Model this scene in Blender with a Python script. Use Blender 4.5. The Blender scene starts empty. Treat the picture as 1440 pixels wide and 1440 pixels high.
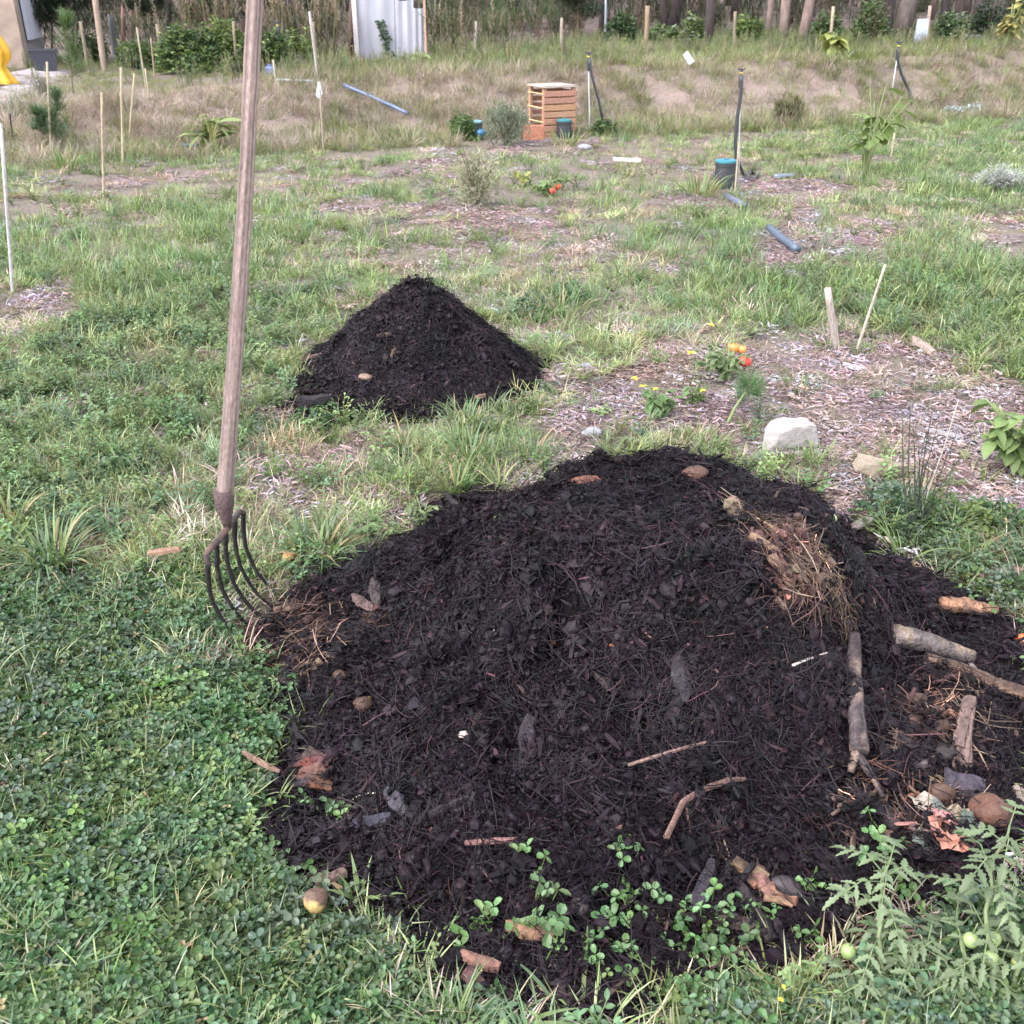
import bpy, math, random
import numpy as np
from mathutils import Vector, Matrix

# ---------------------------------------------------------------- camera, sky, sun, exposure
PITCH = math.radians(27.0)
CAMZ = 1.35
FPX = 720.0 / math.tan(math.radians(27.0))     # focal length in pixels of the 1440 px photograph

scene = bpy.context.scene
COL = scene.collection
cam_data = bpy.data.cameras.new('camera')
cam = bpy.data.objects.new('camera', cam_data)
COL.objects.link(cam)
cam.location = (0, 0, CAMZ)
cam.rotation_euler = (math.radians(90) - PITCH, 0, 0)
cam_data.sensor_fit = 'HORIZONTAL'
cam_data.angle = math.radians(54.0)
cam_data.clip_start = 0.05
cam_data.clip_end = 1000
cam_data.dof.use_dof = True
cam_data.dof.focus_distance = 2.3
cam_data.dof.aperture_fstop = 14.0
scene.camera = cam

SUN_EL, SUN_AZ = math.radians(52), math.radians(235)      # azimuth clockwise from +Y
world = bpy.data.worlds.new('World')
scene.world = world
world.use_nodes = True
wn = world.node_tree
wn.nodes.clear()
w_out = wn.nodes.new('ShaderNodeOutputWorld')
w_bg = wn.nodes.new('ShaderNodeBackground')
w_sky = wn.nodes.new('ShaderNodeTexSky')
w_hsv = wn.nodes.new('ShaderNodeHueSaturation')
w_sky.sky_type = 'NISHITA'
w_sky.sun_disc = False
w_sky.sun_elevation = SUN_EL
w_sky.sun_rotation = SUN_AZ
w_sky.air_density = 1.0
w_sky.dust_density = 1.5
w_sky.ozone_density = 1.5
w_hsv.inputs['Saturation'].default_value = 0.33          # overcast: a nearly white sky
w_bg.inputs['Strength'].default_value = 0.15
wn.links.new(w_sky.outputs[0], w_hsv.inputs['Color'])
wn.links.new(w_hsv.outputs[0], w_bg.inputs['Color'])
wn.links.new(w_bg.outputs[0], w_out.inputs[0])

sun_data = bpy.data.lights.new('sun', 'SUN')
sun_data.energy = 0.8
sun_data.angle = math.radians(60)
sun_data.color = (1.0, 0.93, 0.98)
sun = bpy.data.objects.new('sun', sun_data)
COL.objects.link(sun)
sun.location = (0, 0, 20)
sd = Vector((math.sin(SUN_AZ) * math.cos(SUN_EL), math.cos(SUN_AZ) * math.cos(SUN_EL), math.sin(SUN_EL)))
sun.rotation_euler = sd.to_track_quat('Z', 'Y').to_euler()

vs = scene.view_settings
vs.view_transform = 'Standard'
vs.look = 'None'
vs.exposure = 2.45
vs.gamma = 1.0
vs.use_curve_mapping = False
scene.cycles.use_denoising = True
scene.cycles.max_bounces = 6
scene.cycles.diffuse_bounces = 3
scene.cycles.glossy_bounces = 2
scene.cycles.transmission_bounces = 3
scene.cycles.use_adaptive_sampling = True
scene.cycles.adaptive_threshold = 0.02
scene.render.film_transparent = False

random.seed(7)
RNG = np.random.default_rng(7)
U = random.uniform
pi = math.pi

# ---------------------------------------------------------------- noise and terrain
def _hash(ix, iy, iz, seed):
    h = (ix.astype(np.int64) * 374761393 + iy.astype(np.int64) * 668265263 + iz.astype(np.int64) * 2147483647 + seed * 974711) & 0xffffffff
    h = ((h ^ (h >> 13)) * 1274126177) & 0xffffffff
    h = ((h ^ (h >> 16)) * 2246822519) & 0xffffffff
    return ((h ^ (h >> 15)) & 0xffff) / 65535.0

def vnoise(x, y, seed=0, z=None):
    x = np.asarray(x, float); y = np.asarray(y, float)
    z = np.zeros_like(x) if z is None else np.asarray(z, float)
    ix, iy, iz = np.floor(x), np.floor(y), np.floor(z)
    fx, fy, fz = x - ix, y - iy, z - iz
    fx, fy, fz = [f * f * (3 - 2 * f) for f in (fx, fy, fz)]
    def c(a, b, d): return _hash(ix + a, iy + b, iz + d, seed)
    def lay(d):
        return (c(0, 0, d) * (1 - fx) + c(1, 0, d) * fx) * (1 - fy) + (c(0, 1, d) * (1 - fx) + c(1, 1, d) * fx) * fy
    if not np.any(fz):
        return lay(0) * 2 - 1
    return (lay(0) * (1 - fz) + lay(1) * fz) * 2 - 1

def fbm(x, y, seed=0, oct=3, z=None):
    s, a, t = 0, 1.0, 0
    for o in range(oct):
        s = s + a * vnoise(np.asarray(x) * 2 ** o, np.asarray(y) * 2 ** o, seed + o, None if z is None else np.asarray(z) * 2 ** o)
        t += a
        a *= 0.5
    return s / t

def sstep(a, b, x):
    t = np.clip((x - a) / (b - a), 0, 1)
    return t * t * (3 - 2 * t)

def bank_base(x):
    return 11.9 + 0.4 * np.clip(x, -6, 9) + 0.25 * vnoise(np.asarray(x) * 0.6, np.asarray(x) * 0, 5)

def land0(x, y):                                           # terrain without the fine bumps
    x = np.asarray(x, float); y = np.asarray(y, float)
    t = sstep(0, 1, (y - bank_base(x)) / 1.9)
    hb = np.clip(0.52 + 0.02 * x, 0.42, 0.68)
    z = hb * t
    z = z + 0.036 * np.clip(y - 23, 0, 60) + 0.06 * np.clip(y - 60, 0, 200)
    return z

def land(x, y):
    x = np.asarray(x, float); y = np.asarray(y, float)
    t = sstep(-0.5, 1, (y - bank_base(x)) / 1.5)
    return land0(x, y) + 0.012 * fbm(x * 2.2, y * 2.2, 3, 3) * (1 + 4 * t) + 0.05 * t * fbm(x * 4, y * 4, 9, 3)

# camera rays through pixels of the 1440 px photograph: used once, to find where things stand on the land
def ray(px, py):
    u, v = (px - 720.0) / FPX, (720.0 - py) / FPX
    c, s = math.cos(PITCH), math.sin(PITCH)
    return np.array([u, c + v * s, -s + v * c])

def onflat(px, py, z=0.0):
    d = ray(px, py)
    t = (z - CAMZ) / d[2]
    return np.array([0, 0, CAMZ]) + d * t

def inpoly(x, y, poly):
    x = np.asarray(x); y = np.asarray(y)
    r = np.zeros(x.shape, bool)
    n = len(poly)
    for i in range(n):
        x1, y1 = poly[i]; x2, y2 = poly[(i + 1) % n]
        cnd = ((y1 > y) != (y2 > y)) & (x < (x2 - x1) * (y - y1) / (y2 - y1 + 1e-12) + x1)
        r ^= cnd
    return r

def sdpoly(x, y, poly):                                    # signed distance, negative inside
    d = np.full(np.shape(x), 1e9)
    n = len(poly)
    for i in range(n):
        ax, ay = poly[i]; bx, by = poly[(i + 1) % n]
        ex, ey = bx - ax, by - ay
        t = np.clip(((x - ax) * ex + (y - ay) * ey) / (ex * ex + ey * ey + 1e-12), 0, 1)
        d = np.minimum(d, np.hypot(x - ax - t * ex, y - ay - t * ey))
    return np.where(inpoly(x, y, poly), -d, d)

def gpoly(pts):
    return [tuple(onflat(px, py)[:2]) for px, py in pts]

# ---------------------------------------------------------------- shapes of the two heaps
BIG = gpoly([(400, 1195), (470, 1250), (580, 1300), (600, 1380), (720, 1440), (900, 1450), (1000, 1390), (1110, 1355), (1220, 1290), (1380, 1255),
             (1500, 1200), (1540, 1050), (1480, 940), (1410, 870), (1300, 820), (1190, 745), (1090, 705), (900, 690), (760, 700), (650, 705), (570, 765),
             (450, 825), (380, 890), (425, 960), (440, 1030), (395, 1110)])
SMALL = gpoly([(415, 585), (425, 520), (470, 480), (560, 440), (650, 445), (720, 490), (765, 515), (745, 560), (650, 590), (540, 592), (450, 590)])

HOLE = (0.097, 1.75)
PLATEAU = 0.35
def g2(x, y, cx, cy, sx, sy, h, p=2.0, rot=0.0):
    c, s = math.cos(rot), math.sin(rot)
    dx, dy = x - cx, y - cy
    u, v = (dx * c + dy * s) / sx, (-dx * s + dy * c) / sy
    return h * np.exp(-np.power(u * u + v * v, p / 2))

def big_h(x, y, detail=True):
    x = np.asarray(x, float); y = np.asarray(y, float)
    wx = x + 0.05 * fbm(x * 4, y * 4, 21, 2); wy = y + 0.05 * fbm(x * 4, y * 4, 25, 2)
    sd = sdpoly(wx, wy, BIG)
    m = sstep(0.05, -0.07, sd)
    inner = sstep(0.02, -0.35, sd)
    h = 0.02 * m
    h = h + g2(wx, wy, 0.375, 2.03, 0.45, 0.37, 0.365, 3.8) * inner ** 0.4
    h = h + g2(wx, wy, 0.36, 1.72, 0.24, 0.15, 0.10, 2.4) * inner
    h = h + g2(wx, wy, 0.20, 1.50, 0.40, 0.25, 0.07, 2.2) * inner
    h = h + g2(wx, wy, -0.10, 1.93, 0.22, 0.24, 0.115, 2.2) * inner
    h = h + g2(wx, wy, 0.85, 1.75, 0.30, 0.25, 0.02, 2.2) * inner
    h = h - g2(wx, wy, 0.12, 1.75, 0.07, 0.08, 0.055, 2.0)
    h = h - g2(x, y, HOLE[0], HOLE[1], 0.034, 0.046, 0.095, 4.0)
    if detail:
        k = sstep(0.0, 0.05, h)
        h = h + m * ((0.010 + 0.036 * k) * fbm(x * 5.5, y * 5.5, 31, 2) + 0.030 * fbm(x * 13, y * 13, 33, 2) * (0.4 + 0.6 * k) + 0.012 * fbm(x * 34, y * 34, 35, 2))
    h = np.where(h > PLATEAU, PLATEAU + 0.3 * (h - PLATEAU), h)
    return np.where(m > 0.001, np.maximum(h, 0), 0), m

def small_h(x, y, detail=True):
    x = np.asarray(x, float); y = np.asarray(y, float)
    wx = x + 0.03 * fbm(x * 6, y * 6, 41, 2); wy = y + 0.03 * fbm(x * 6, y * 6, 45, 2)
    sd = sdpoly(wx, wy, SMALL)
    m = sstep(0.03, -0.05, sd)
    inner = sstep(0.02, -0.16, sd)
    rr = np.sqrt(((wx + 0.345) / 0.47) ** 2 + ((wy - 3.86) / 0.42) ** 2 + 0.025)
    h = 0.018 * m + 0.36 * np.clip((1 - rr) / (1 - 0.158), 0, 1) ** 1.1 * sstep(0.02, -0.06, sd)
    h = h + g2(wx, wy, -0.60, 3.78, 0.12, 0.16, 0.05, 2.2) * inner
    if detail:
        h = h + m * (0.016 * fbm(x * 11, y * 11, 51, 3) + 0.007 * fbm(x * 40, y * 40, 55, 2))
    return np.where(m > 0.001, np.maximum(h, 0), 0), m

def top(x, y):                                             # land plus heaps
    return land(x, y) + big_h(x, y)[0] + small_h(x, y)[0]

def onland(px, py, heap=True, tmax=90.0):
    d = ray(px, py)
    if d[2] > -1e-4:
        d[2] = -1e-4
    o = np.array([0, 0, CAMZ])
    ts = np.concatenate([np.arange(1.0, 6, 0.01), np.geomspace(6, tmax, 900)])
    P = o[None] + ts[:, None] * d[None]
    g = top(P[:, 0], P[:, 1]) if heap else land(P[:, 0], P[:, 1])
    k = np.argmax(P[:, 2] < g) if np.any(P[:, 2] < g) else len(ts) - 1
    k = max(k, 1)
    a, b = P[k - 1][2] - g[k - 1], g[k] - P[k][2]
    f = a / (a + b + 1e-9)
    return P[k - 1] * (1 - f) + P[k] * f

def atY(px, py, Y):
    d = ray(px, py)
    t = Y / d[1]
    return np.array([0, 0, CAMZ]) + d * t

def pxm(P):                                                # metres per photograph pixel at a point
    c, s = math.cos(PITCH), math.sin(PITCH)
    return (P[1] * c + (CAMZ - P[2]) * s) / FPX

# ---------------------------------------------------------------- mesh building
class MB:
    def __init__(self): self.v, self.f, self.c = [], [], []
    def add(self, vs_, fs, col):
        n = len(self.v)
        self.v += [tuple(float(q) for q in p) for p in vs_]
        self.f += [tuple(i + n for i in f) for f in fs]
        if len(col) and isinstance(col[0], (tuple, list, np.ndarray)):
            self.c += [tuple(k[:3]) for k in col]
        else:
            self.c += [tuple(col[:3])] * len(vs_)
    def tube(self, path, rad, n=6, col=(1, 1, 1), jit=0.0, cap=True, col2=None, streak=0.0, ridge=0.0):
        P = [Vector(p) for p in path]
        if not hasattr(rad, '__len__'): rad = [rad] * len(P)
        vs_, fs, cs = [], [], []
        sk = [1 + U(-streak, streak) for _ in range(n)]; rg = [1 + U(-ridge, ridge) for _ in range(n)]
        ref = None
        for i, p in enumerate(P):
            t = (P[min(i + 1, len(P) - 1)] - P[max(i - 1, 0)])
            if t.length < 1e-9: t = Vector((0, 0, 1))
            t.normalize()
            if ref is None:
                ref = t.orthogonal().normalized()
            ref = (ref - t * ref.dot(t))
            ref = ref.normalized() if ref.length > 1e-6 else t.orthogonal().normalized()
            b = t.cross(ref)
            for k in range(n):
                a = 2 * pi * k / n
                if streak: sk[k] = min(1 + 1.5 * streak, max(1 - 1.3 * streak, sk[k] + U(-.3, .3) * streak))
                r = rad[i] * rg[k] * (1 + (U(-jit, jit) if jit else 0))
                vs_.append(p + (ref * math.cos(a) + b * math.sin(a)) * r)
                f = i / max(1, len(P) - 1)
                cc = col if col2 is None else tuple(col[q] * (1 - f) + col2[q] * f for q in range(3))
                cs.append(tuple(q * sk[k] for q in cc) if streak else cc)
        for i in range(len(P) - 1):
            for k in range(n):
                a, b2 = i * n + k, i * n + (k + 1) % n
                fs.append((a, b2, b2 + n, a + n))
        if cap:
            fs.append(tuple(range(n - 1, -1, -1)))
            fs.append(tuple(range((len(P) - 1) * n, len(P) * n)))
        self.add(vs_, fs, cs)
    def blade(self, p, az, L, w, el=1.3, droop=1.0, c0=(1, 1, 1), c1=None, seg=4, twist=0.0):
        c1 = c1 or c0
        p = Vector(p)
        side = Vector((-math.sin(az + twist), math.cos(az + twist), 0))
        vs_, cs, fs = [], [], []
        e = el
        for i in range(seg + 1):
            f = i / seg
            ww = w * (0.55 + 0.9 * f if f < 0.5 else 2.0 * (1 - f)) * 0.5 + (0.0 if i == seg else w * 0.05)
            cc = tuple(c0[q] * (1 - f) + c1[q] * f for q in range(3))
            if i == seg:
                vs_.append(p.copy()); cs.append(cc)
            else:
                vs_ += [p - side * ww, p + side * ww]; cs += [cc, cc]
            p = p + Vector((math.cos(az) * math.cos(e), math.sin(az) * math.cos(e), math.sin(e))) * (L / seg)
            e -= droop / seg * (0.6 + 0.8 * f)
        for i in range(seg - 1):
            fs.append((2 * i, 2 * i + 1, 2 * i + 3, 2 * i + 2))
        fs.append((2 * seg - 2, 2 * seg - 1, 2 * seg))
        self.add(vs_, fs, cs)
    def leaf(self, p, d, L, w, up=(0, 0, 1), curl=0.3, c0=(1, 1, 1), c1=None, prof=None, fold=0.2):
        c1 = c1 or c0
        p = Vector(p); d = Vector(d).normalized(); up = Vector(up)
        s = d.cross(up)
        s = s.normalized() if s.length > 1e-5 else d.orthogonal().normalized()
        n = s.cross(d).normalized()
        prof = prof or [0.12, 0.75, 1.0, 0.8, 0.0]
        vs_, cs, fs = [], [], []
        m = len(prof) - 1
        for i, q in enumerate(prof):
            f = i / m
            a = -curl * f
            q0 = p + d * (L * f * math.cos(a * 0.6)) + n * (L * f * math.sin(a))
            hw = w * 0.5 * q
            vs_ += [q0 - s * hw + n * hw * fold, q0, q0 + s * hw + n * hw * fold]
            for g in (1.0, 1.12, 1.0):
                cs.append(tuple((c0[z] * (1 - f) + c1[z] * f) * g for z in range(3)))
        for i in range(m):
            a = 3 * i
            fs += [(a, a + 1, a + 4, a + 3), (a + 1, a + 2, a + 5, a + 4)]
        self.add(vs_, fs, cs)
    def fan(self, c, d, L, w, n, col, col2=None, k=7):     # an obovate leaflet, a fan about its middle
        c = Vector(c); d = Vector(d).normalized(); n = Vector(n).normalized()
        s = d.cross(n).normalized()
        mid = c + d * L * 0.5 - n * w * 0.12
        vs_ = [mid]; cs = [col2 or col]
        for i in range(k):
            a = 2 * pi * i / k
            f = 0.5 - 0.5 * math.cos(a)
            ww = math.sin(a) * (0.42 + 0.14 * f)
            notch = 0.93 if i == k // 2 and k % 2 == 0 else 1
            vs_.append(c + d * L * f * notch + s * w * ww + n * w * 0.24 * abs(math.sin(a)))
            cs.append(col)
        self.add(vs_, [(0, 1 + i, 1 + (i + 1) % k) for i in range(k)], cs)
    def blob(self, c, r, amp=0.2, col=(1, 1, 1), nu=10, nv=7, rot=None, freq=2.0, seed=None, sq=1.0):
        c = Vector(c)
        seed = random.randint(0, 9999) if seed is None else seed
        dirs = []
        for j in range(nv + 1):
            th = pi * j / nv
            for i in range(nu):
                ph = 2 * pi * i / nu
                dirs.append((math.sin(th) * math.cos(ph), math.sin(th) * math.sin(ph), math.cos(th)))
        D = np.array(dirs)
        nz = fbm(D[:, 0] * freq + 9, D[:, 1] * freq + 5, seed, 2, D[:, 2] * freq + 3)
        if sq != 1.0:
            D = np.sign(D) * np.abs(D) ** sq
        V = D * (1 + amp * nz)[:, None] * np.array(r)[None]
        V[:nu] = V[:nu].mean(0); V[-nu:] = V[-nu:].mean(0)
        vs_ = [Vector(q) for q in V]
        if rot is not None: vs_ = [rot @ q for q in vs_]
        vs_ = [q + c for q in vs_]
        fs = []
        for j in range(nv):
            for i in range(nu):
                a, b = j * nu + i, j * nu + (i + 1) % nu
                fs.append((a, a + nu, b + nu, b))
        self.add(vs_, fs, col)
    def box(self, c, size, rot=None, col=(1, 1, 1), jit=0.0, bev=0.0):
        hx, hy, hz = [q / 2 for q in size]
        c = Vector(c)
        pts = []
        if bev > 0:
            b = min(bev, hx * 0.9, hy * 0.9, hz * 0.9)
            import itertools
            idx = {}
            for sx, sy, sz in itertools.product((-1, 1), repeat=3):
                for ax in range(3):
                    q = [sx * (hx - b), sy * (hy - b), sz * (hz - b)]
                    q[ax] = (sx * hx, sy * hy, sz * hz)[ax]
                    idx[(sx, sy, sz, ax)] = len(pts); pts.append(Vector(q))
            fs = []
            for ax in range(3):
                o1, o2 = [k for k in range(3) if k != ax]
                for s in (-1, 1):
                    q = []
                    for a, b2 in ((-1, -1), (1, -1), (1, 1), (-1, 1)):
                        k = [0, 0, 0]; k[ax] = s; k[o1] = a; k[o2] = b2
                        q.append(idx[(k[0], k[1], k[2], ax)])
                    fs.append(tuple(q) if (s > 0) == (ax != 1) else tuple(q[::-1]))
                for a in (-1, 1):
                    for b2 in (-1, 1):
                        k0 = [0, 0, 0]; k1 = [0, 0, 0]
                        k0[ax], k1[ax] = -1, 1
                        k0[o1] = k1[o1] = a; k0[o2] = k1[o2] = b2
                        fs.append((idx[(*k0, o1)], idx[(*k1, o1)], idx[(*k1, o2)], idx[(*k0, o2)]))
            for sx, sy, sz in itertools.product((-1, 1), repeat=3):
                fs.append(tuple(idx[(sx, sy, sz, a)] for a in range(3)))
        else:
            pts = [Vector((x, y, z)) for x in (-hx, hx) for y in (-hy, hy) for z in (-hz, hz)]
            fs = [(0, 1, 3, 2), (4, 6, 7, 5), (0, 4, 5, 1), (2, 3, 7, 6), (0, 2, 6, 4), (1, 5, 7, 3)]
        if jit: pts = [p + Vector((U(-1, 1) * hx, U(-1, 1) * hy, U(-1, 1) * hz)) * jit for p in pts]
        if rot is not None: pts = [rot @ p for p in pts]
        self.add([p + c for p in pts], fs, col)
    def mesh(self, name, mat, origin=(0, 0, 0), smooth=False):
        me = bpy.data.meshes.new(name)
        o = np.array(origin, float)
        V = np.array(self.v, float).reshape(-1, 3) - o
        me.from_pydata(V.tolist(), [], self.f)
        at = me.attributes.new('vc', 'FLOAT_COLOR', 'POINT')
        C = np.ones((len(V), 4)); C[:, :3] = np.array(self.c).reshape(-1, 3)
        at.data.foreach_set('color', C.astype(np.float32).ravel())
        if mat: me.materials.append(mat)
        if smooth: me.polygons.foreach_set('use_smooth', [True] * len(me.polygons))
        me.update()
        return me
    def build(self, name, mat, parent=None, origin=None, smooth=False):
        if origin is None:
            origin = parent['o_'] if parent is not None else (0, 0, 0)
        me = self.mesh(name, mat, origin, smooth)
        ob = bpy.data.objects.new(name, me)
        COL.objects.link(ob)
        if parent is not None: ob.parent = parent
        else: ob.location = origin
        return ob

def tag(o, label=None, cat=None, group=None, kind=None):
    if label: o['label'] = label
    if cat: o['category'] = cat
    if group: o['group'] = group
    if kind: o['kind'] = kind
    return o

class Root(dict): pass
_roots = []
def thing(name, label, cat, loc, group=None):
    o = bpy.data.objects.new(name, None)
    o.empty_display_size = 0.1
    COL.objects.link(o)
    o.location = [float(q) for q in loc]
    o['o_'] = [float(q) for q in loc]
    _roots.append(o)
    return tag(o, label, cat, group)

# ---------------------------------------------------------------- materials
def nodes_of(name):
    m = bpy.data.materials.new(name)
    m.use_nodes = True
    nt = m.node_tree
    nt.nodes.clear()
    out = nt.nodes.new('ShaderNodeOutputMaterial')
    return m, nt, out

def N(nt, t, **kw):
    n = nt.nodes.new(t)
    for k, v in kw.items():
        if k.startswith('_'): setattr(n, k[1:], v)
        else: n.inputs[k].default_value = v
    return n

def attr(nt, name, typ):
    a = nt.nodes.new('ShaderNodeAttribute'); a.attribute_name = name; a.attribute_type = typ
    return a

def mulcol(nt, a, b):
    m = nt.nodes.new('ShaderNodeMix'); m.data_type = 'RGBA'; m.blend_type = 'MULTIPLY'
    m.inputs['Factor'].default_value = 1
    nt.links.new(a, m.inputs['A']); nt.links.new(b, m.inputs['B'])
    return m.outputs['Result']

def leafmat(name, inst, rough=0.55, trans=0.28, spec=0.35):
    m, nt, out = nodes_of(name)
    L = nt.links.new
    c = attr(nt, 'vc', 'GEOMETRY').outputs['Color']
    if inst:
        c = mulcol(nt, c, attr(nt, 'tint', 'INSTANCER').outputs['Color'])
    p = N(nt, 'ShaderNodeBsdfPrincipled', Roughness=rough)
    p.inputs['Specular IOR Level'].default_value = spec
    L(c, p.inputs['Base Color'])
    if trans > 0:
        t = nt.nodes.new('ShaderNodeBsdfTranslucent')
        g = nt.nodes.new('ShaderNodeMix'); g.data_type = 'RGBA'; g.blend_type = 'MULTIPLY'; g.inputs['Factor'].default_value = 1
        L(c, g.inputs['A']); g.inputs['B'].default_value = (1.15, 1.25, 0.75, 1)
        L(g.outputs['Result'], t.inputs['Color'])
        mx = nt.nodes.new('ShaderNodeMixShader'); mx.inputs[0].default_value = trans
        L(p.outputs[0], mx.inputs[1]); L(t.outputs[0], mx.inputs[2]); L(mx.outputs[0], out.inputs[0])
    else:
        L(p.outputs[0], out.inputs[0])
    return m

def solidmat(name, inst=False, rough=0.7, spec=0.3, grain=0.35, scale=60.0, stretch=(1, 1, 1), bump=0.3, bscale=None, col=None, col2=None, thr=(0.35, 0.65), metal=0.0):
    """vertex colour (times the instance tint) with a noisy grain and bump; col2 shows in blotches"""
    m, nt, out = nodes_of(name)
    L = nt.links.new
    if col is None:
        c = attr(nt, 'vc', 'GEOMETRY').outputs['Color']
    else:
        r = nt.nodes.new('ShaderNodeRGB'); r.outputs[0].default_value = (*col, 1); c = r.outputs[0]
    if inst:
        c = mulcol(nt, c, attr(nt, 'tint', 'INSTANCER').outputs['Color'])
    tc = nt.nodes.new('ShaderNodeTexCoord')
    mp = nt.nodes.new('ShaderNodeMapping'); mp.inputs['Scale'].default_value = stretch
    L(tc.outputs['Object'], mp.inputs['Vector'])
    nz = N(nt, 'ShaderNodeTexNoise', Scale=scale, Detail=6.0, Roughness=0.65)
    L(mp.outputs[0], nz.inputs['Vector'])
    if col2 is not None:
        n2 = N(nt, 'ShaderNodeTexNoise', Scale=scale * 0.35, Detail=5.0, Roughness=0.6)
        L(mp.outputs[0], n2.inputs['Vector'])
        rp = nt.nodes.new('ShaderNodeMapRange'); rp.inputs['From Min'].default_value = thr[0]; rp.inputs['From Max'].default_value = thr[1]
        L(n2.outputs['Fac'], rp.inputs['Value'])
        mx = nt.nodes.new('ShaderNodeMix'); mx.data_type = 'RGBA'
        L(rp.outputs[0], mx.inputs['Factor']); L(c, mx.inputs['A']); mx.inputs['B'].default_value = (*col2, 1)
        c = mx.outputs['Result']
    mr = nt.nodes.new('ShaderNodeMapRange')
    mr.inputs['From Min'].default_value = 0.25; mr.inputs['From Max'].default_value = 0.75
    mr.inputs['To Min'].default_value = 1 - grain; mr.inputs['To Max'].default_value = 1 + grain
    L(nz.outputs['Fac'], mr.inputs['Value'])
    cb = nt.nodes.new('ShaderNodeCombineColor')
    for i in range(3): L(mr.outputs[0], cb.inputs[i])
    c = mulcol(nt, c, cb.outputs[0])
    p = N(nt, 'ShaderNodeBsdfPrincipled', Roughness=rough, Metallic=metal)
    p.inputs['Specular IOR Level'].default_value = spec
    L(c, p.inputs['Base Color'])
    if bump:
        b = N(nt, 'ShaderNodeBump', Strength=bump, Distance=0.01)
        if bscale:
            nb = N(nt, 'ShaderNodeTexNoise', Scale=bscale, Detail=5.0)
            L(mp.outputs[0], nb.inputs['Vector']); L(nb.outputs['Fac'], b.inputs['Height'])
        else:
            L(nz.outputs['Fac'], b.inputs['Height'])
        L(b.outputs[0], p.inputs['Normal'])
    L(p.outputs[0], out.inputs[0])
    return m

M_LEAF_I = leafmat('foliage_scattered', True)
M_LEAF = leafmat('foliage', False)
M_CLOVER = leafmat('clover_leaf', True, rough=0.42, trans=0.28, spec=0.42)
M_DRY_I = leafmat('dry_grass_scattered', True, rough=0.8, trans=0.15, spec=0.15)
M_CHIP_I = solidmat('wood_chip', True, rough=0.85, spec=0.2, grain=0.35, scale=90, bump=0.3)
M_FIBRE_I = solidmat('compost_fibre', True, rough=0.55, spec=0.16, grain=0.3, scale=120, bump=0.0)
M_SOIL = solidmat('compost_soil', col=(0.004, 0.003, 0.0034), rough=0.85, spec=0.1, grain=0.6, scale=60, bump=0.9, bscale=140)
M_BARK = solidmat('bark', rough=0.8, spec=0.25, grain=0.65, scale=70, bump=1.0, bscale=120)
M_WOODV = solidmat('weathered_wood', rough=0.8, spec=0.2, grain=0.5, scale=45, stretch=(3, 3, 0.8), bump=0.7)
M_LUMP = solidmat('lump_surface', rough=0.65, spec=0.35, grain=0.4, scale=60, bump=0.6, bscale=80)
M_STONE = solidmat('limestone', rough=0.9, spec=0.2, grain=0.22, scale=25, bump=0.6, bscale=60)
M_RUST = solidmat('rusty_iron', rough=0.75, spec=0.3, grain=0.5, scale=130, bump=0.7)
M_PLAIN = solidmat('painted_surface', rough=0.5, spec=0.4, grain=0.1, scale=14, bump=0.05)
M_PLASTIC = solidmat('plastic', rough=0.4, spec=0.5, grain=0.08, scale=10, bump=0.0)
M_PALLET = solidmat('pallet_wood', rough=0.75, spec=0.2, grain=0.25, scale=14, stretch=(0.4, 3, 6), bump=0.2)
M_SHEET = solidmat('zinc_sheet', rough=0.55, spec=0.4, grain=0.14, scale=3.5, stretch=(3, 3, 0.35), bump=0.05)
M_HANDLE = solidmat('worn_ash_handle', rough=0.75, spec=0.25, grain=0.3, scale=140, stretch=(1, 1, 0.4), bump=0.4, bscale=160)

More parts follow.
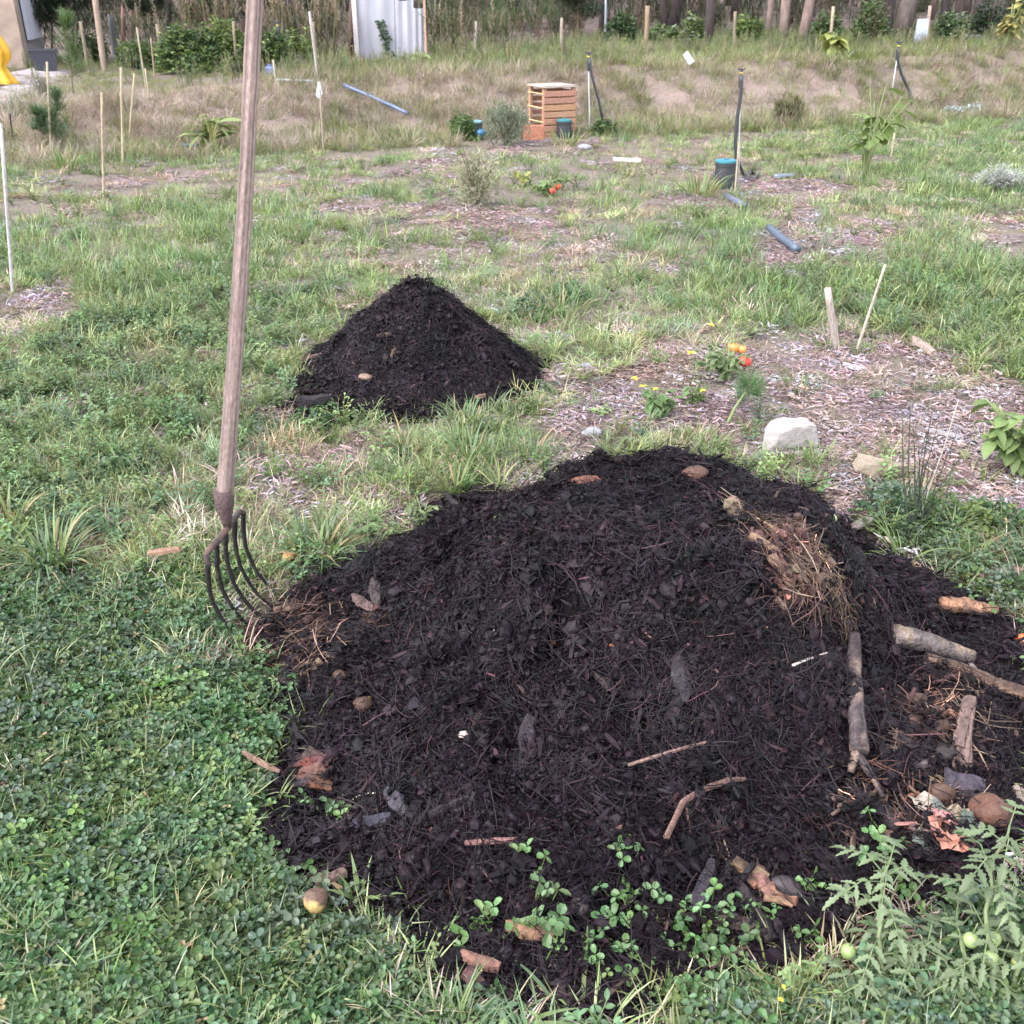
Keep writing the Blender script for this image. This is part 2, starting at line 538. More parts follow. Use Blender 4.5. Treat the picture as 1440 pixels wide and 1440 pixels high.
def ground_material():
    m, nt, out = nodes_of('field_soil')
    L = nt.links.new
    geo = nt.nodes.new('ShaderNodeNewGeometry')
    def noise(s, d=5.0, r=0.6):
        n = N(nt, 'ShaderNodeTexNoise', Scale=s, Detail=d, Roughness=r)
        L(geo.outputs['Position'], n.inputs['Vector'])
        return n.outputs['Fac']
    def mixc(f, a, b):
        x = nt.nodes.new('ShaderNodeMix'); x.data_type = 'RGBA'
        L(f, x.inputs['Factor'])
        for s, q in (('A', a), ('B', b)):
            if isinstance(q, tuple): x.inputs[s].default_value = (*q, 1)
            else: L(q, x.inputs[s])
        return x.outputs['Result']
    def rng(v, a, b):
        r = nt.nodes.new('ShaderNodeMapRange'); r.inputs['From Min'].default_value = a; r.inputs['From Max'].default_value = b
        L(v, r.inputs['Value']); return r.outputs[0]
    zone = attr(nt, 'zone', 'GEOMETRY')
    sep = nt.nodes.new('ShaderNodeSeparateColor'); L(zone.outputs['Color'], sep.inputs[0])
    soil = mixc(rng(noise(60.0), 0.35, 0.65), (0.07, 0.055, 0.048), (0.21, 0.17, 0.15))
    soil = mixc(rng(noise(7.0), 0.45, 0.7), soil, (0.13, 0.12, 0.075))
    dark = mixc(rng(noise(50.0), 0.3, 0.7), (0.018, 0.016, 0.010), (0.05, 0.042, 0.028))
    sand = mixc(rng(noise(5.0), 0.3, 0.7), (0.26, 0.195, 0.17), (0.19, 0.15, 0.13))
    sand = mixc(rng(noise(40.0), 0.5, 0.75), sand, (0.10, 0.08, 0.055))
    wood = mixc(rng(noise(1.5), 0.35, 0.7), (0.15, 0.11, 0.098), (0.06, 0.052, 0.04))
    c = mixc(sep.outputs[0], soil, dark)
    c = mixc(sep.outputs[1], c, sand)
    c = mixc(sep.outputs[2], c, wood)
    p = N(nt, 'ShaderNodeBsdfPrincipled', Roughness=0.95)
    p.inputs['Specular IOR Level'].default_value = 0.15
    L(c, p.inputs['Base Color'])
    b = N(nt, 'ShaderNodeBump', Strength=0.8, Distance=0.015)
    L(noise(70.0), b.inputs['Height']); L(b.outputs[0], p.inputs['Normal'])
    L(p.outputs[0], out.inputs[0])
    return m
M_GROUND = ground_material()

# ---------------------------------------------------------------- where each ground cover grows (outlines on the ground)
CLOVER = gpoly([(-300, 830), (0, 790), (150, 790), (280, 800), (400, 860), (450, 960), (450, 1040), (430, 1180), (500, 1260), (580, 1350), (620, 1450), (900, 1470),
                (1010, 1370), (1130, 1340), (1230, 1290), (1390, 1260), (1500, 1220), (1900, 1250), (1900, 1750), (-500, 1750)])
CLOVER2 = gpoly([(1170, 690), (1290, 690), (1330, 720), (1480, 730), (1600, 800), (1600, 900), (1400, 880), (1290, 800), (1190, 740)])
GREENR = gpoly([(1000, 380), (1150, 375), (1300, 390), (1500, 370), (1700, 420), (1700, 560), (1440, 555), (1360, 520), (1270, 480), (1210, 440), (1090, 430)])
GREENF = gpoly([(1050, 215), (1180, 175), (1500, 160), (1800, 160), (1800, 260), (1400, 300), (1260, 290), (1200, 225)])
WEEDL = gpoly([(60, 480), (120, 400), (330, 370), (420, 440), (420, 520), (300, 640), (180, 700), (0, 760), (-200, 760), (-200, 560)])
MULCH = [gpoly(p) for p in (
    [(740, 620), (770, 540), (860, 520), (980, 500), (1080, 480), (1180, 470), (1300, 480), (1370, 540), (1500, 570), (1600, 700), (1440, 735), (1300, 700), (1200, 730), (1100, 660), (900, 615), (800, 680), (740, 680)],
    [(430, 300), (480, 285), (560, 290), (660, 290), (790, 315), (780, 335), (640, 330), (520, 312)],
    [(480, 255), (560, 245), (570, 262), (500, 272)],
    [(90, 258), (160, 250), (240, 256), (200, 275), (130, 278)],
    [(1010, 275), (1060, 248), (1160, 255), (1210, 270), (1120, 290)],
    [(1080, 300), (1150, 295), (1130, 345), (1080, 400), (1060, 370)],
    [(1150, 360), (1190, 312), (1240, 320), (1220, 370), (1170, 385)],
    [(1360, 345), (1400, 310), (1500, 310), (1500, 370), (1400, 370)],
    [(340, 670), (390, 640), (450, 640), (460, 700), (390, 740), (350, 710)],
    [(470, 700), (520, 680), (560, 700), (520, 745)],
    [(0, 420), (60, 400), (110, 440), (50, 500), (0, 520)],
    [(920, 285), (1000, 275), (1010, 295), (930, 300)],
    [(540, 240), (640, 215), (720, 205), (840, 200), (840, 215), (700, 225), (600, 250)])]

PATH = [(-14.0, 9.0), (-6.6, 9.9), (-6.75, 12.5), (-6.6, 14.5), (-6.4, 15.8), (-9, 16.5), (-14, 16.5)]

def jit_in(x, y, poly, amp=0.12, f=3.0):
    return inpoly(x + amp * fbm(x * f, y * f, 61, 2), y + amp * fbm(x * f, y * f, 67, 2), poly)

def soft(x, y, poly, w=0.2):
    a = 0.10
    return sstep(w * 0.5, -w * 0.5, sdpoly(x + a * fbm(x * 4, y * 4, 71, 2), y + a * fbm(x * 4, y * 4, 77, 2), poly))

def cover(x, y):
    """0..1 weights of clover, mulch, lush green, weeds and bank"""
    cl = np.maximum(soft(x, y, CLOVER, 0.25), 0.8 * soft(x, y, CLOVER2, 0.2))
    mu = np.zeros_like(x)
    for p in MULCH:
        mu = np.maximum(mu, soft(x, y, p, 0.22 + 0.02 * float(np.mean([q[1] for q in p]))))
    gr = np.maximum(soft(x, y, GREENR, 0.5), soft(x, y, GREENF, 1.0))
    we = soft(x, y, WEEDL, 0.6)
    bb = bank_base(x)
    bk = sstep(-0.5, 0.15, y - bb) * sstep(3.6, 1.7, y - bb)
    return cl, mu, gr, we, bk

# ---------------------------------------------------------------- ground sheet
def ground():
    nx, ny = 300, 420
    tx = np.linspace(-1, 1, nx)
    xs = 110 * np.sinh(6.2 * tx) / np.sinh(6.2)
    ty = np.linspace(0, 1, ny)
    ys = -12 + 0 * ty
    a = np.linspace(-1, 1, ny)
    ys = np.where(a < -0.72, -12 + (a + 1) / 0.28 * 12.6, 0.6 * np.power(260 / 0.6, (a + 0.72) / 1.72))
    X, Y = np.meshgrid(xs, ys)
    Z = land(X, Y)
    V = np.stack([X, Y, Z], -1).reshape(-1, 3)
    i = np.arange(nx * (ny - 1)).reshape(ny - 1, nx)[:, :-1].ravel()
    F = np.stack([i, i + 1, i + 1 + nx, i + nx], -1)
    me = bpy.data.meshes.new('ground')
    me.from_pydata(V.tolist(), [], F.tolist())
    me.polygons.foreach_set('use_smooth', [True] * len(me.polygons))
    x, y = V[:, 0], V[:, 1]
    cl, mu, gr, we, bk = cover(x, y)
    zc = np.zeros((len(V), 4), np.float32); zc[:, 3] = 1
    zc[:, 0] = np.clip(cl * 0.9 + gr * 0.3 + we * 0.15, 0, 1)
    zc[:, 1] = np.clip(bk * 1.2, 0, 1)
    zc[:, 2] = sstep(20, 26, y)
    at = me.attributes.new('zone', 'FLOAT_COLOR', 'POINT')
    at.data.foreach_set('color', zc.ravel())
    me.materials.append(M_GROUND)
    o = bpy.data.objects.new('ground', me)
    COL.objects.link(o)
    tag(o, 'brown soil of the field rising over a low bank to the wood', 'ground', kind='structure')
ground()

# ---------------------------------------------------------------- scattering (stuff)
def proto_collection(name, meshes):
    c = bpy.data.collections.new(name)
    for i, me in enumerate(meshes):
        c.objects.link(bpy.data.objects.new('%s_%02d' % (name, i), me))
    return c

def scatter(name, coll, P, R, S, T, I, parent=None, label=None, cat=None):
    n = len(P)
    me = bpy.data.meshes.new(name)
    P = np.asarray(P, float)
    if parent is not None: P = P - np.array(parent['o_'])
    me.vertices.add(n)
    me.vertices.foreach_set('co', P.astype(np.float32).ravel())
    def put(nm, typ, key, arr, dt=np.float32):
        a = me.attributes.new(nm, typ, 'POINT')
        a.data.foreach_set(key, np.asarray(arr).astype(dt).ravel())
    put('rot', 'FLOAT_VECTOR', 'vector', R)
    if np.ndim(S) == 1: S = np.repeat(np.asarray(S)[:, None], 3, 1)
    put('scl', 'FLOAT_VECTOR', 'vector', S)
    T4 = np.ones((n, 4)); T4[:, :3] = T
    put('tint', 'FLOAT_COLOR', 'color', T4)
    put('idx', 'INT', 'value', I, np.int32)
    o = bpy.data.objects.new(name, me)
    COL.objects.link(o)
    if parent is not None: o.parent = parent
    ng = bpy.data.node_groups.new(name, 'GeometryNodeTree')
    ng.interface.new_socket('Geometry', in_out='INPUT', socket_type='NodeSocketGeometry')
    ng.interface.new_socket('Geometry', in_out='OUTPUT', socket_type='NodeSocketGeometry')
    gi = ng.nodes.new('NodeGroupInput'); go = ng.nodes.new('NodeGroupOutput')
    ci = ng.nodes.new('GeometryNodeCollectionInfo')
    ci.inputs['Collection'].default_value = coll
    ci.inputs['Separate Children'].default_value = True
    ci.inputs['Reset Children'].default_value = True
    ip = ng.nodes.new('GeometryNodeInstanceOnPoints')
    ip.inputs['Pick Instance'].default_value = True
    def na(nm, typ):
        q = ng.nodes.new('GeometryNodeInputNamedAttribute'); q.data_type = typ; q.inputs['Name'].default_value = nm
        return q.outputs['Attribute']
    e2r = ng.nodes.new('FunctionNodeEulerToRotation')
    L = ng.links.new
    L(gi.outputs[0], ip.inputs['Points']); L(ci.outputs[0], ip.inputs['Instance'])
    L(na('idx', 'INT'), ip.inputs['Instance Index'])
    L(na('rot', 'FLOAT_VECTOR'), e2r.inputs[0]); L(e2r.outputs[0], ip.inputs['Rotation'])
    L(na('scl', 'FLOAT_VECTOR'), ip.inputs['Scale'])
    L(ip.outputs[0], go.inputs[0])
    md = o.modifiers.new('scatter', 'NODES'); md.node_group = ng
    tag(o, label, cat, kind='stuff')
    return o

def candidates(n, y0=0.75, y1=17.5, seed=1):
    r = np.random.default_rng(seed)
    y = np.exp(r.uniform(math.log(y0), math.log(y1), n))
    x = r.uniform(-1, 1, n) * (0.55 * y + 0.6)
    return x, y, r

def keep(mask, *arrs):
    return [a[mask] for a in arrs]

def yawrot(r, n, tilt=0.15):
    return np.stack([r.normal(0, tilt, n), r.normal(0, tilt, n), r.uniform(0, 2 * pi, n)], -1)

def pal(r, n, cols, wts, var=0.2):
    cols = np.array(cols); wts = np.array(wts, float)
    k = r.choice(len(cols), n, p=wts / wts.sum())
    c = cols[k] * (1 + r.normal(0, var, n))[:, None] * (1 + r.normal(0, var * 0.25, (n, 3)))
    return np.clip(c, 0.003, 0.9)

# prototypes: colour 1 means "the tint as it is"
def tuft(nb, L, w, el, droop, spread, dry=0.1, seg=4, mb=None, at=(0, 0), hue=0.0):
    mb = mb or MB()
    hk = U(-hue, hue)
    for _ in range(nb):
        a = U(0, 2 * pi); r = spread * math.sqrt(U(0, 1))
        k = U(0.75, 1.2)
        kr = k * (1 + hk)
        c0 = (1.15 * kr, 1.05 * k, 0.9 * k); c1 = (kr, k, k)
        if U(0, 1) < dry:
            c0 = (1.9 * k, 1.5 * k, 1.9 * k); c1 = (2.1 * k, 1.7 * k, 2.2 * k)
        mb.blade((at[0] + r * math.cos(a), at[1] + r * math.sin(a), -0.005), a + U(-0.9, 0.9), L * U(0.5, 1.15), w * U(0.7, 1.25), U(*el), U(*droop), c0, c1, seg, U(-0.5, 0.5))
    return mb

def rvec0(k): return Vector((U(-k, k), U(-k, k), U(-k, k)))

def grass_patch(k, R, **kw):
    mb = MB()
    for _ in range(k):
        a, r = U(0, 2 * pi), R * math.sqrt(U(0, 1))
        tuft(random.randint(8, 13), U(0.045, 0.10), 0.0028, (0.4, 1.4), (0.3, 1.6), 0.025, 0.22 if U(0, 1) < 0.7 else 0.8, 3, mb, (r * math.cos(a), r * math.sin(a)), 0.25)
    return mb

def clover_patch(k, size=1.0, R=0.055, blades=0):
    mb = MB()
    for _ in range(blades):
        a, r = U(0, 2 * pi), R * math.sqrt(U(0, 1)); g = U(1.0, 1.5)
        c = (1.25 * g, 1.05 * g, g) if U(0, 1) < .8 else (3.2 * g, 1.9 * g, 2.4 * g)
        mb.blade((r * math.cos(a), r * math.sin(a), 0), U(0, 2 * pi), U(0.04, 0.10), U(0.0012, 0.003), U(0.4, 1.3), U(0.3, 1.6), c, None, 4)
    for _ in range(k):
        a, r = U(0, 2 * pi), R * math.sqrt(U(0, 1))
        b = Vector((r * math.cos(a), r * math.sin(a), 0))
        h = U(0.012, 0.055) * (1.1 - 0.4 * r / R)
        t = b + Vector((U(-0.018, 0.018), U(-0.018, 0.018), h))
        g = U(0.8, 1.2)
        yl = U(0.85, 1.12) if U(0, 1) < 0.98 else U(1.4, 2.2)
        col = (g * yl, g, g * U(0.8, 1.25))
        mb.tube([b, (b + t) * 0.5 + Vector((U(-.004, .004), U(-.004, .004), 0)), t], 0.0008, 3, (1.3 * g, 1.2 * g, g), cap=False)
        nrm = Vector((random.gauss(0, 0.5), random.gauss(0, 0.5), 1)).normalized()
        d0 = nrm.orthogonal().normalized()
        L = random.choice((U(0.006, 0.0105), U(0.009, 0.0145), U(0.012, 0.0165))) * size
        ph = U(0, 2 * pi)
        for q in range(3):
            d = Matrix.Rotation(ph + q * 2 * pi / 3 + U(-0.15, 0.15), 3, nrm) @ d0
            dn = U(-0.35, 0.5)
            d = (d - nrm * dn).normalized()
            n2 = (nrm + d * dn).normalized()
            n2 = (n2 + rvec0(0.35)).normalized()
            mb.fan(t + d * 0.001, d, L * U(0.85, 1.15), L * U(0.7, 0.95), n2, col, (col[0] * 1.12, col[1] * 1.1, col[2] * 1.15))
    return mb

def weed(k, leafL, h, spread):
    mb = MB()
    for _ in range(k):
        a = U(0, 2 * pi)
        end = Vector((math.cos(a) * spread * U(0.3, 1), math.sin(a) * spread * U(0.3, 1), h * U(0.4, 1)))
        g = U(0.8, 1.2)
        mb.tube([(0, 0, 0), end * 0.5 + Vector((0, 0, h * 0.12)), end], 0.001, 3, (1.5 * g, 1.2 * g, g), cap=False)
        for j in range(6):
            f = 0.2 + 0.8 * j / 5
            p = end * f + Vector((0, 0, h * 0.2 * f * (1 - f)))
            b = a + (1 if j % 2 else -1) * U(0.5, 1.6)
            mb.leaf(p, (math.cos(b), math.sin(b), U(-0.1, 0.7)), leafL * U(0.6, 1.1), leafL * U(0.4, 0.6), (0, 0, 1), U(0, 0.6), (g, g, g), None, [0.15, 0.95, 0.9, 0.0])
    return mb

def chip_shape(L, W, H):
    mb = MB()
    n = 4
    vs_, fs = [], []
    sk = U(-0.3, 0.3) * W
    for i in range(n + 1):
        f = i / n - 0.5
        w = W * (0.5 - 0.35 * abs(f) * U(0.3, 2)) * U(0.8, 1.1)
        x = L * f; yo = sk * f + U(-.05, .05) * W; z = U(-.12, .12) * H + 0.15 * L * (0.25 - f * f) * 0.3
        vs_ += [(x + U(-.05, .05) * L, yo - w, z), (x + U(-.05, .05) * L, yo - w * .7, z + H), (x + U(-.05, .05) * L, yo + w * .8, z + H * U(.7, 1.1)), (x, yo + w, z)]
    for i in range(n):
        for k in range(4):
            a, b = i * 4 + k, i * 4 + (k + 1) % 4
            fs.append((a, a + 4, b + 4, b))
    fs += [(0, 1, 2, 3), (n * 4 + 3, n * 4 + 2, n * 4 + 1, n * 4)]
    mb.add(vs_, fs, (1, 1, 1))
    return mb

def fibre_shape(L, r, bend, seg=6):
    mb = MB()
    pts = []
    a = U(-0.2, 0.2); p = Vector((-L / 2, 0, 0))
    c = U(-bend, bend)
    for i in range(seg + 1):
        f = i / seg
        pts.append(p + Vector((0, 0, U(-.02, .02) * L + 0.08 * L * math.sin(pi * f) * U(0, 1.3))))
        p = p + Vector((math.cos(a), math.sin(a), 0)) * (L / seg)
        a += c / seg + U(-0.12, 0.12)
    mb.tube(pts, [r * (0.55 + 0.45 * math.sin(pi * (0.15 + 0.8 * i / seg))) for i in range(seg + 1)], 3, (1, 1, 1), cap=False)
    return mb

def chip_patch(R, k):
    mb = MB()
    for _ in range(k):
        a, r = U(0, 2 * pi), R * math.sqrt(U(0, 1))
        q = chip_shape(U(0.008, 0.032), U(0.003, 0.009), U(0.001, 0.003)) if U(0, 1) < 0.62 else fibre_shape(U(0.02, 0.08), U(0.0006, 0.0014), 0.8)
        rt = Matrix.Rotation(U(0, 2 * pi), 3, 'Z') @ Matrix.Rotation(U(-0.3, 0.3), 3, 'X') @ Matrix.Rotation(U(-0.25, 0.25), 3, 'Y')
        o = Vector((r * math.cos(a), r * math.sin(a), U(0.001, 0.012)))
        g = random.choice([(1, .95, .95), (1.15, 1.0, .88), (1.05, 1.08, 1.15), (.5, .45, .43), (.7, .6, .56), (1.5, 1.48, 1.5), (.85, .8, .8)])
        mb.add([rt @ Vector(p) + o for p in q.v], q.f, g)
    return mb

def straw_patch():
    mb = MB(); a0 = U(0, 2 * pi)
    for _ in range(13):
        a, r = U(0, 2 * pi), 0.05 * math.sqrt(U(0, 1)); g = U(.4, 1.5)
        q = fibre_shape(U(0.05, 0.15), U(0.0007, 0.0014), 0.5, 5)
        rt = Matrix.Rotation(random.gauss(0, 0.6), 3, 'Z') @ Matrix.Rotation(random.gauss(0, 0.2), 3, 'Y')
        o = Vector((r * math.cos(a), r * math.sin(a), U(0.003, 0.016)))
        mb.add([rt @ Vector(p) + o for p in q.v], q.f, (g, g, g))
    return mb

def fibre_patch(R, k, crumbs):
    mb = MB()
    for _ in range(k):
        a, r = U(0, 2 * pi), R * math.sqrt(U(0, 1))
        q = fibre_shape(U(0.02, 0.08) if U(0, 1) < .9 else U(.08, .14), U(0.0005, 0.0011), 1.2, 5) if U(0, 1) < 0.84 else chip_shape(U(0.012, 0.04), U(0.004, 0.011), U(0.001, 0.004))
        rt = Matrix.Rotation(random.gauss(0, 0.9), 3, 'Z') @ Matrix.Rotation(U(-0.3, 0.3), 3, 'X') @ Matrix.Rotation(random.gauss(0, 0.22), 3, 'Y')
        o = Vector((r * math.cos(a), r * math.sin(a), U(-0.001, 0.007)))
        u = U(0, 1)
        g = U(0.5, 1.3)
        g = (g, g, g) if u < 0.86 else ((g * 2.4, g * 1.9, g * 1.8) if u < 0.975 else (g * 7, g * 5.5, g * 4.5))
        mb.add([rt @ Vector(p) + o for p in q.v], q.f, g)
    for _ in range(crumbs):
        a, r = U(0, 2 * pi), R * math.sqrt(U(0, 1))
        s_ = U(0.4, 1.2) if U(0, 1) < .85 else U(1.2, 2.6); g = U(0.35, 1.2)
        mb.blob((r * math.cos(a), r * math.sin(a), U(-0.001, 0.004)), (U(.003, .007) * s_, U(.003, .006) * s_, U(.002, .005) * s_), 0.5, (g, g, g), 5, 4, None, 2.5)
    return mb

def surf_rot(x, y, hf, r, flat=0.25, align=None):
    """euler angles that lay local z on the surface normal, local x in a random direction along it"""
    e = 0.02
    n = len(x)
    dx = (hf(x + e, y) - hf(x - e, y)) / (2 * e)
    dy = (hf(x, y + e) - hf(x, y - e)) / (2 * e)
    nn = np.stack([-dx + r.normal(0, flat, n), -dy + r.normal(0, flat, n), np.ones(n)], -1)
    nn /= np.linalg.norm(nn, axis=1)[:, None]
    ph = r.uniform(0, 2 * pi, n)
    t = np.stack([np.cos(ph), np.sin(ph), np.zeros(n)], -1)
    if align is not None:                                  # partly down the slope
        g = np.stack([-dx, -dy, np.zeros(n)], -1)
        t = t + align * g / (np.linalg.norm(g, axis=1)[:, None] + 0.15)
    t -= nn * (t * nn).sum(1)[:, None]
    t /= np.linalg.norm(t, axis=1)[:, None] + 1e-9
    b = np.cross(nn, t)
    R00, R10, R20 = t[:, 0], t[:, 1], t[:, 2]
    R21, R22 = b[:, 2], nn[:, 2]
    return np.stack([np.arctan2(R21, R22), -np.arcsin(np.clip(R20, -1, 1)), np.arctan2(R10, R00)], -1)

random.seed(11)
C_FINE = proto_collection('short_grass', [grass_patch(15, 0.11).mesh('short_grass', M_LEAF_I) for _ in range(10)])
C_TUFT = proto_collection('grass_tuft', [tuft(random.randint(22, 34), U(0.13, 0.2), 0.0045, (0.7, 1.45), (0.8, 2.0), 0.025, 0.12, 5).mesh('grass_tuft', M_LEAF_I) for _ in range(6)])
C_DRY = proto_collection('dry_grass', [tuft(random.randint(12, 20), U(0.12, 0.24), 0.0026, (0.3, 1.4), (0.2, 1.4), 0.05, 0.0).mesh('dry_grass', M_DRY_I) for _ in range(6)])
C_FAR = proto_collection('far_grass', [tuft(random.randint(26, 34), U(0.12, 0.17), 0.006, (0.5, 1.45), (0.3, 1.4), 0.11, 0.15, 3).mesh('far_grass', M_LEAF_I) for _ in range(6)])
C_BANK = proto_collection('bank_grass', [tuft(random.randint(34, 44), U(0.2, 0.3), 0.005, (0.3, 1.45), (0.2, 1.8), 0.12, 0.0, 4).mesh('bank_grass', M_DRY_I) for _ in range(6)])
C_SPRIG = proto_collection('clover_sprig', [clover_patch(random.randint(1, 4), 0.95, 0.02).mesh('clover_sprig', M_CLOVER) for _ in range(6)])
C_CLOVER = proto_collection('clover', [clover_patch(90, 1.0, 0.085, 11).mesh('clover', M_CLOVER) for _ in range(12)])
C_WEED = proto_collection('low_weed', [weed(random.randint(7, 11), U(0.012, 0.02), U(0.05, 0.1), U(0.04, 0.09)).mesh('low_weed', M_LEAF_I) for _ in range(8)])
C_CHIP = proto_collection('wood_chip', [chip_patch(0.09, 58).mesh('wood_chip', M_CHIP_I) for _ in range(12)])
C_STRAW = proto_collection('straw', [straw_patch().mesh('straw', M_FIBRE_I) for _ in range(6)])
C_FIBRE = proto_collection('fibre', [fibre_patch(0.055, 40, 46).mesh('fibre', M_FIBRE_I) for _ in range(14)])

def heap_mask(x, y):
    return np.maximum(big_h(x, y, False)[1], small_h(x, y, False)[1])

CLEAR = [(onland(px, py, False), r_) for px, py, r_ in ((793, 200, .3), (671, 202, .3), (776, 200, .5), (1018, 272, .25), (830, 190, .2), (66, 104, .5), (1040, 268, .2), (66, 118, .4))]
def clear(x, y):
    m = np.ones(np.shape(x), bool)
    for p, r_ in CLEAR: m &= np.hypot(x - p[0], y - p[1]) > r_
    return m

def field_cover():
    G1, G2, G3, G4 = (0.125, 0.18, 0.066), (0.17, 0.22, 0.09), (0.105, 0.165, 0.078), (0.26, 0.24, 0.17)
    # fine short grass
    x, y, r = candidates(8200, 0.8, 13.0, 101)
    cl, mu, gr, we, bk = cover(x, y)
    hm = heap_mask(x, y)
    patch = fbm(x * 0.9, y * 0.9, 81, 3)
    dens = np.clip(0.62 + 0.55 * patch, 0.12, 1) * (1 - 0.88 * mu) * (1 - 0.72 * cl) * (1 - bk) * sstep(0.0, 0.12, sdpoly(x, y, BIG)) * (1 - 0.25 * we)
    dens = np.where(y > 5, dens * 0.75, dens)
    m = (r.uniform(0, 1, len(x)) < dens) & (hm < 0.25) & (y < bank_base(x) + 0.3) & clear(x, y)
    x, y, patch, gr, we = keep(m, x, y, patch, gr, we)
    n = len(x)
    dryf = np.clip(0.22 - 0.6 * fbm(x * 0.7 + 4, y * 0.7, 91, 3) - 0.4 * gr - 0.25 * we, 0.05, 0.8)
    T = pal(r, n, [G1, G2, G3], [4, 4, 2], 0.2)
    D = pal(r, n, [G4, (0.28, 0.24, 0.18), (0.21, 0.205, 0.125)], [4, 3, 4], 0.2)
    isd = r.uniform(0, 1, n) < dryf
    T = np.where(isd[:, None], D, T)
    S = r.uniform(0.65, 1.15, n) * (1 + 0.05 * y) * (1 + 0.2 * gr)
    S = np.stack([S, S, S * np.clip(0.75 - 0.02 * y, 0.5, 1) * r.uniform(0.6, 1.2, n)], -1)
    scatter('short_grass', C_FINE, np.stack([x, y, land(x, y)], -1), yawrot(r, n), S, T, r.integers(0, 10, n), label='short uneven grass covering the open field', cat='grass')
    # leafy tufts
    x, y, r = candidates(9000, 0.9, 13.0, 102)
    cl, mu, gr, we, bk = cover(x, y)
    hm = heap_mask(x, y)
    pt = fbm(x * 2.0, y * 2.0, 83, 3)
    dens = sstep(0.0, 0.5, pt) * (1 - 0.93 * mu) * (1 - 0.96 * cl) * (1 - bk) * (0.55 + 0.9 * gr)
    m = (r.uniform(0, 1, len(x)) < dens) & (hm < 0.1) & (y < bank_base(x) + 0.4)
    x, y, gr = keep(m, x, y, gr)
    n = len(x)
    T = pal(r, n, [G1, G2, G3], [4, 4, 3], 0.18)
    scatter('grass_tufts', C_TUFT, np.stack([x, y, land(x, y)], -1), yawrot(r, n), r.uniform(0.35, 0.8, n) * (1 + 0.03 * y), T, r.integers(0, 6, n), label='leafy green grass tufts spread over the field', cat='grass')
    # dry stalks
    x, y, r = candidates(8000, 1.5, 13.0, 103)
    cl, mu, gr, we, bk = cover(x, y)
    dens = np.clip(0.25 + 0.9 * fbm(x * 0.8 + 7, y * 0.8, 85, 3), 0.03, 1) * (1 - 0.97 * cl) * (1 - 0.75 * mu) * (1 - 0.6 * gr)
    m = (r.uniform(0, 1, len(x)) < dens) & (heap_mask(x, y) < 0.1)
    x, y = keep(m, x, y)
    n = len(x)
    T = pal(r, n, [(0.28, 0.245, 0.18), (0.22, 0.21, 0.13), (0.3, 0.255, 0.2)], [3, 3, 2], 0.2)
    scatter('dry_grass', C_DRY, np.stack([x, y, land(x, y)], -1), yawrot(r, n, 0.3), r.uniform(0.25, 0.6, n) * (1 + 0.03 * y), T, r.integers(0, 6, n), label='dry straw-coloured grass stalks among the green', cat='dry grass')
    # weeds with small leaves
    x, y, r = candidates(16000, 0.9, 10.0, 104)
    cl, mu, gr, we, bk = cover(x, y)
    dens = np.clip(0.06 + 0.35 * fbm(x * 1.7 + 2, y * 1.7, 87, 3) + 0.75 * we + 0.7 * soft(x, y, GREENR, 0.5), 0.02, 1) * (1 - 0.85 * mu) * (1 - 0.85 * cl) * (1 - bk)
    m = (r.uniform(0, 1, len(x)) < dens) & (heap_mask(x, y) < 0.2)
    x, y = keep(m, x, y)
    n = len(x)
    T = pal(r, n, [(0.09, 0.145, 0.055), (0.13, 0.18, 0.075), (0.08, 0.135, 0.07)], [4, 3, 3], 0.2)
    scatter('low_weeds', C_WEED, np.stack([x, y, land(x, y)], -1), yawrot(r, n, 0.2), r.uniform(0.6, 1.2, n) * (1 + 0.05 * y), T, r.integers(0, 8, n), label='low leafy weeds creeping through the grass', cat='weeds')
    # clover
    x, y, r = candidates(6000, 0.6, 5.5, 105)
    cl, mu, gr, we, bk = cover(x, y)
    b, hm = big_h(x, y, False)
    edge = sdpoly(x, y, BIG)
    dens = cl * np.clip(0.8 + 0.7 * fbm(x * 3, y * 3, 89, 2), 0.3, 1) + 0.3 * we * (fbm(x * 2 + 3, y * 2, 93, 2) > 0.1) + 0.12 * (fbm(x * 3, y * 3 + 9, 95, 2) > 0.25)
    m = (r.uniform(0, 1, len(x)) < dens) & (edge > r.uniform(0.04, 0.11, len(x))) & (small_h(x, y, False)[1] < 0.1) & (mu < 0.5)
    stray = inpoly(x, y, gpoly([(580, 1200), (760, 1230), (920, 1230), (1130, 1240), (1230, 1180), (1300, 1240), (1000, 1420), (620, 1380)])) & (fbm(x * 9, y * 9, 97, 2) > 0.25) & (r.uniform(0, 1, len(x)) < 0.7)
    stray |= (np.abs(edge) < 0.08) & (y < 2.3) & (r.uniform(0, 1, len(x)) < 0.10)
    tip = np.hypot(x + 0.60, y - 2.08) < 0.15
    m &= ~tip
    sx, sy = x[stray], y[stray]
    ns = len(sx)
    scatter('clover_sprigs', C_SPRIG, np.stack([sx, sy, top(sx, sy) - 0.003], -1), yawrot(r, ns, 0.2), r.uniform(0.8, 1.4, ns), pal(r, ns, [(0.08, 0.14, 0.05), (0.11, 0.18, 0.06)], [1, 1], 0.15), r.integers(0, 6, ns), label='single clover sprigs pushing through the front of the heap', cat='clover')
    x, y, cl = keep(m, x, y, cl)
    n = len(x)
    lightp = fbm(x * 2.5, y * 2.5, 99, 2)
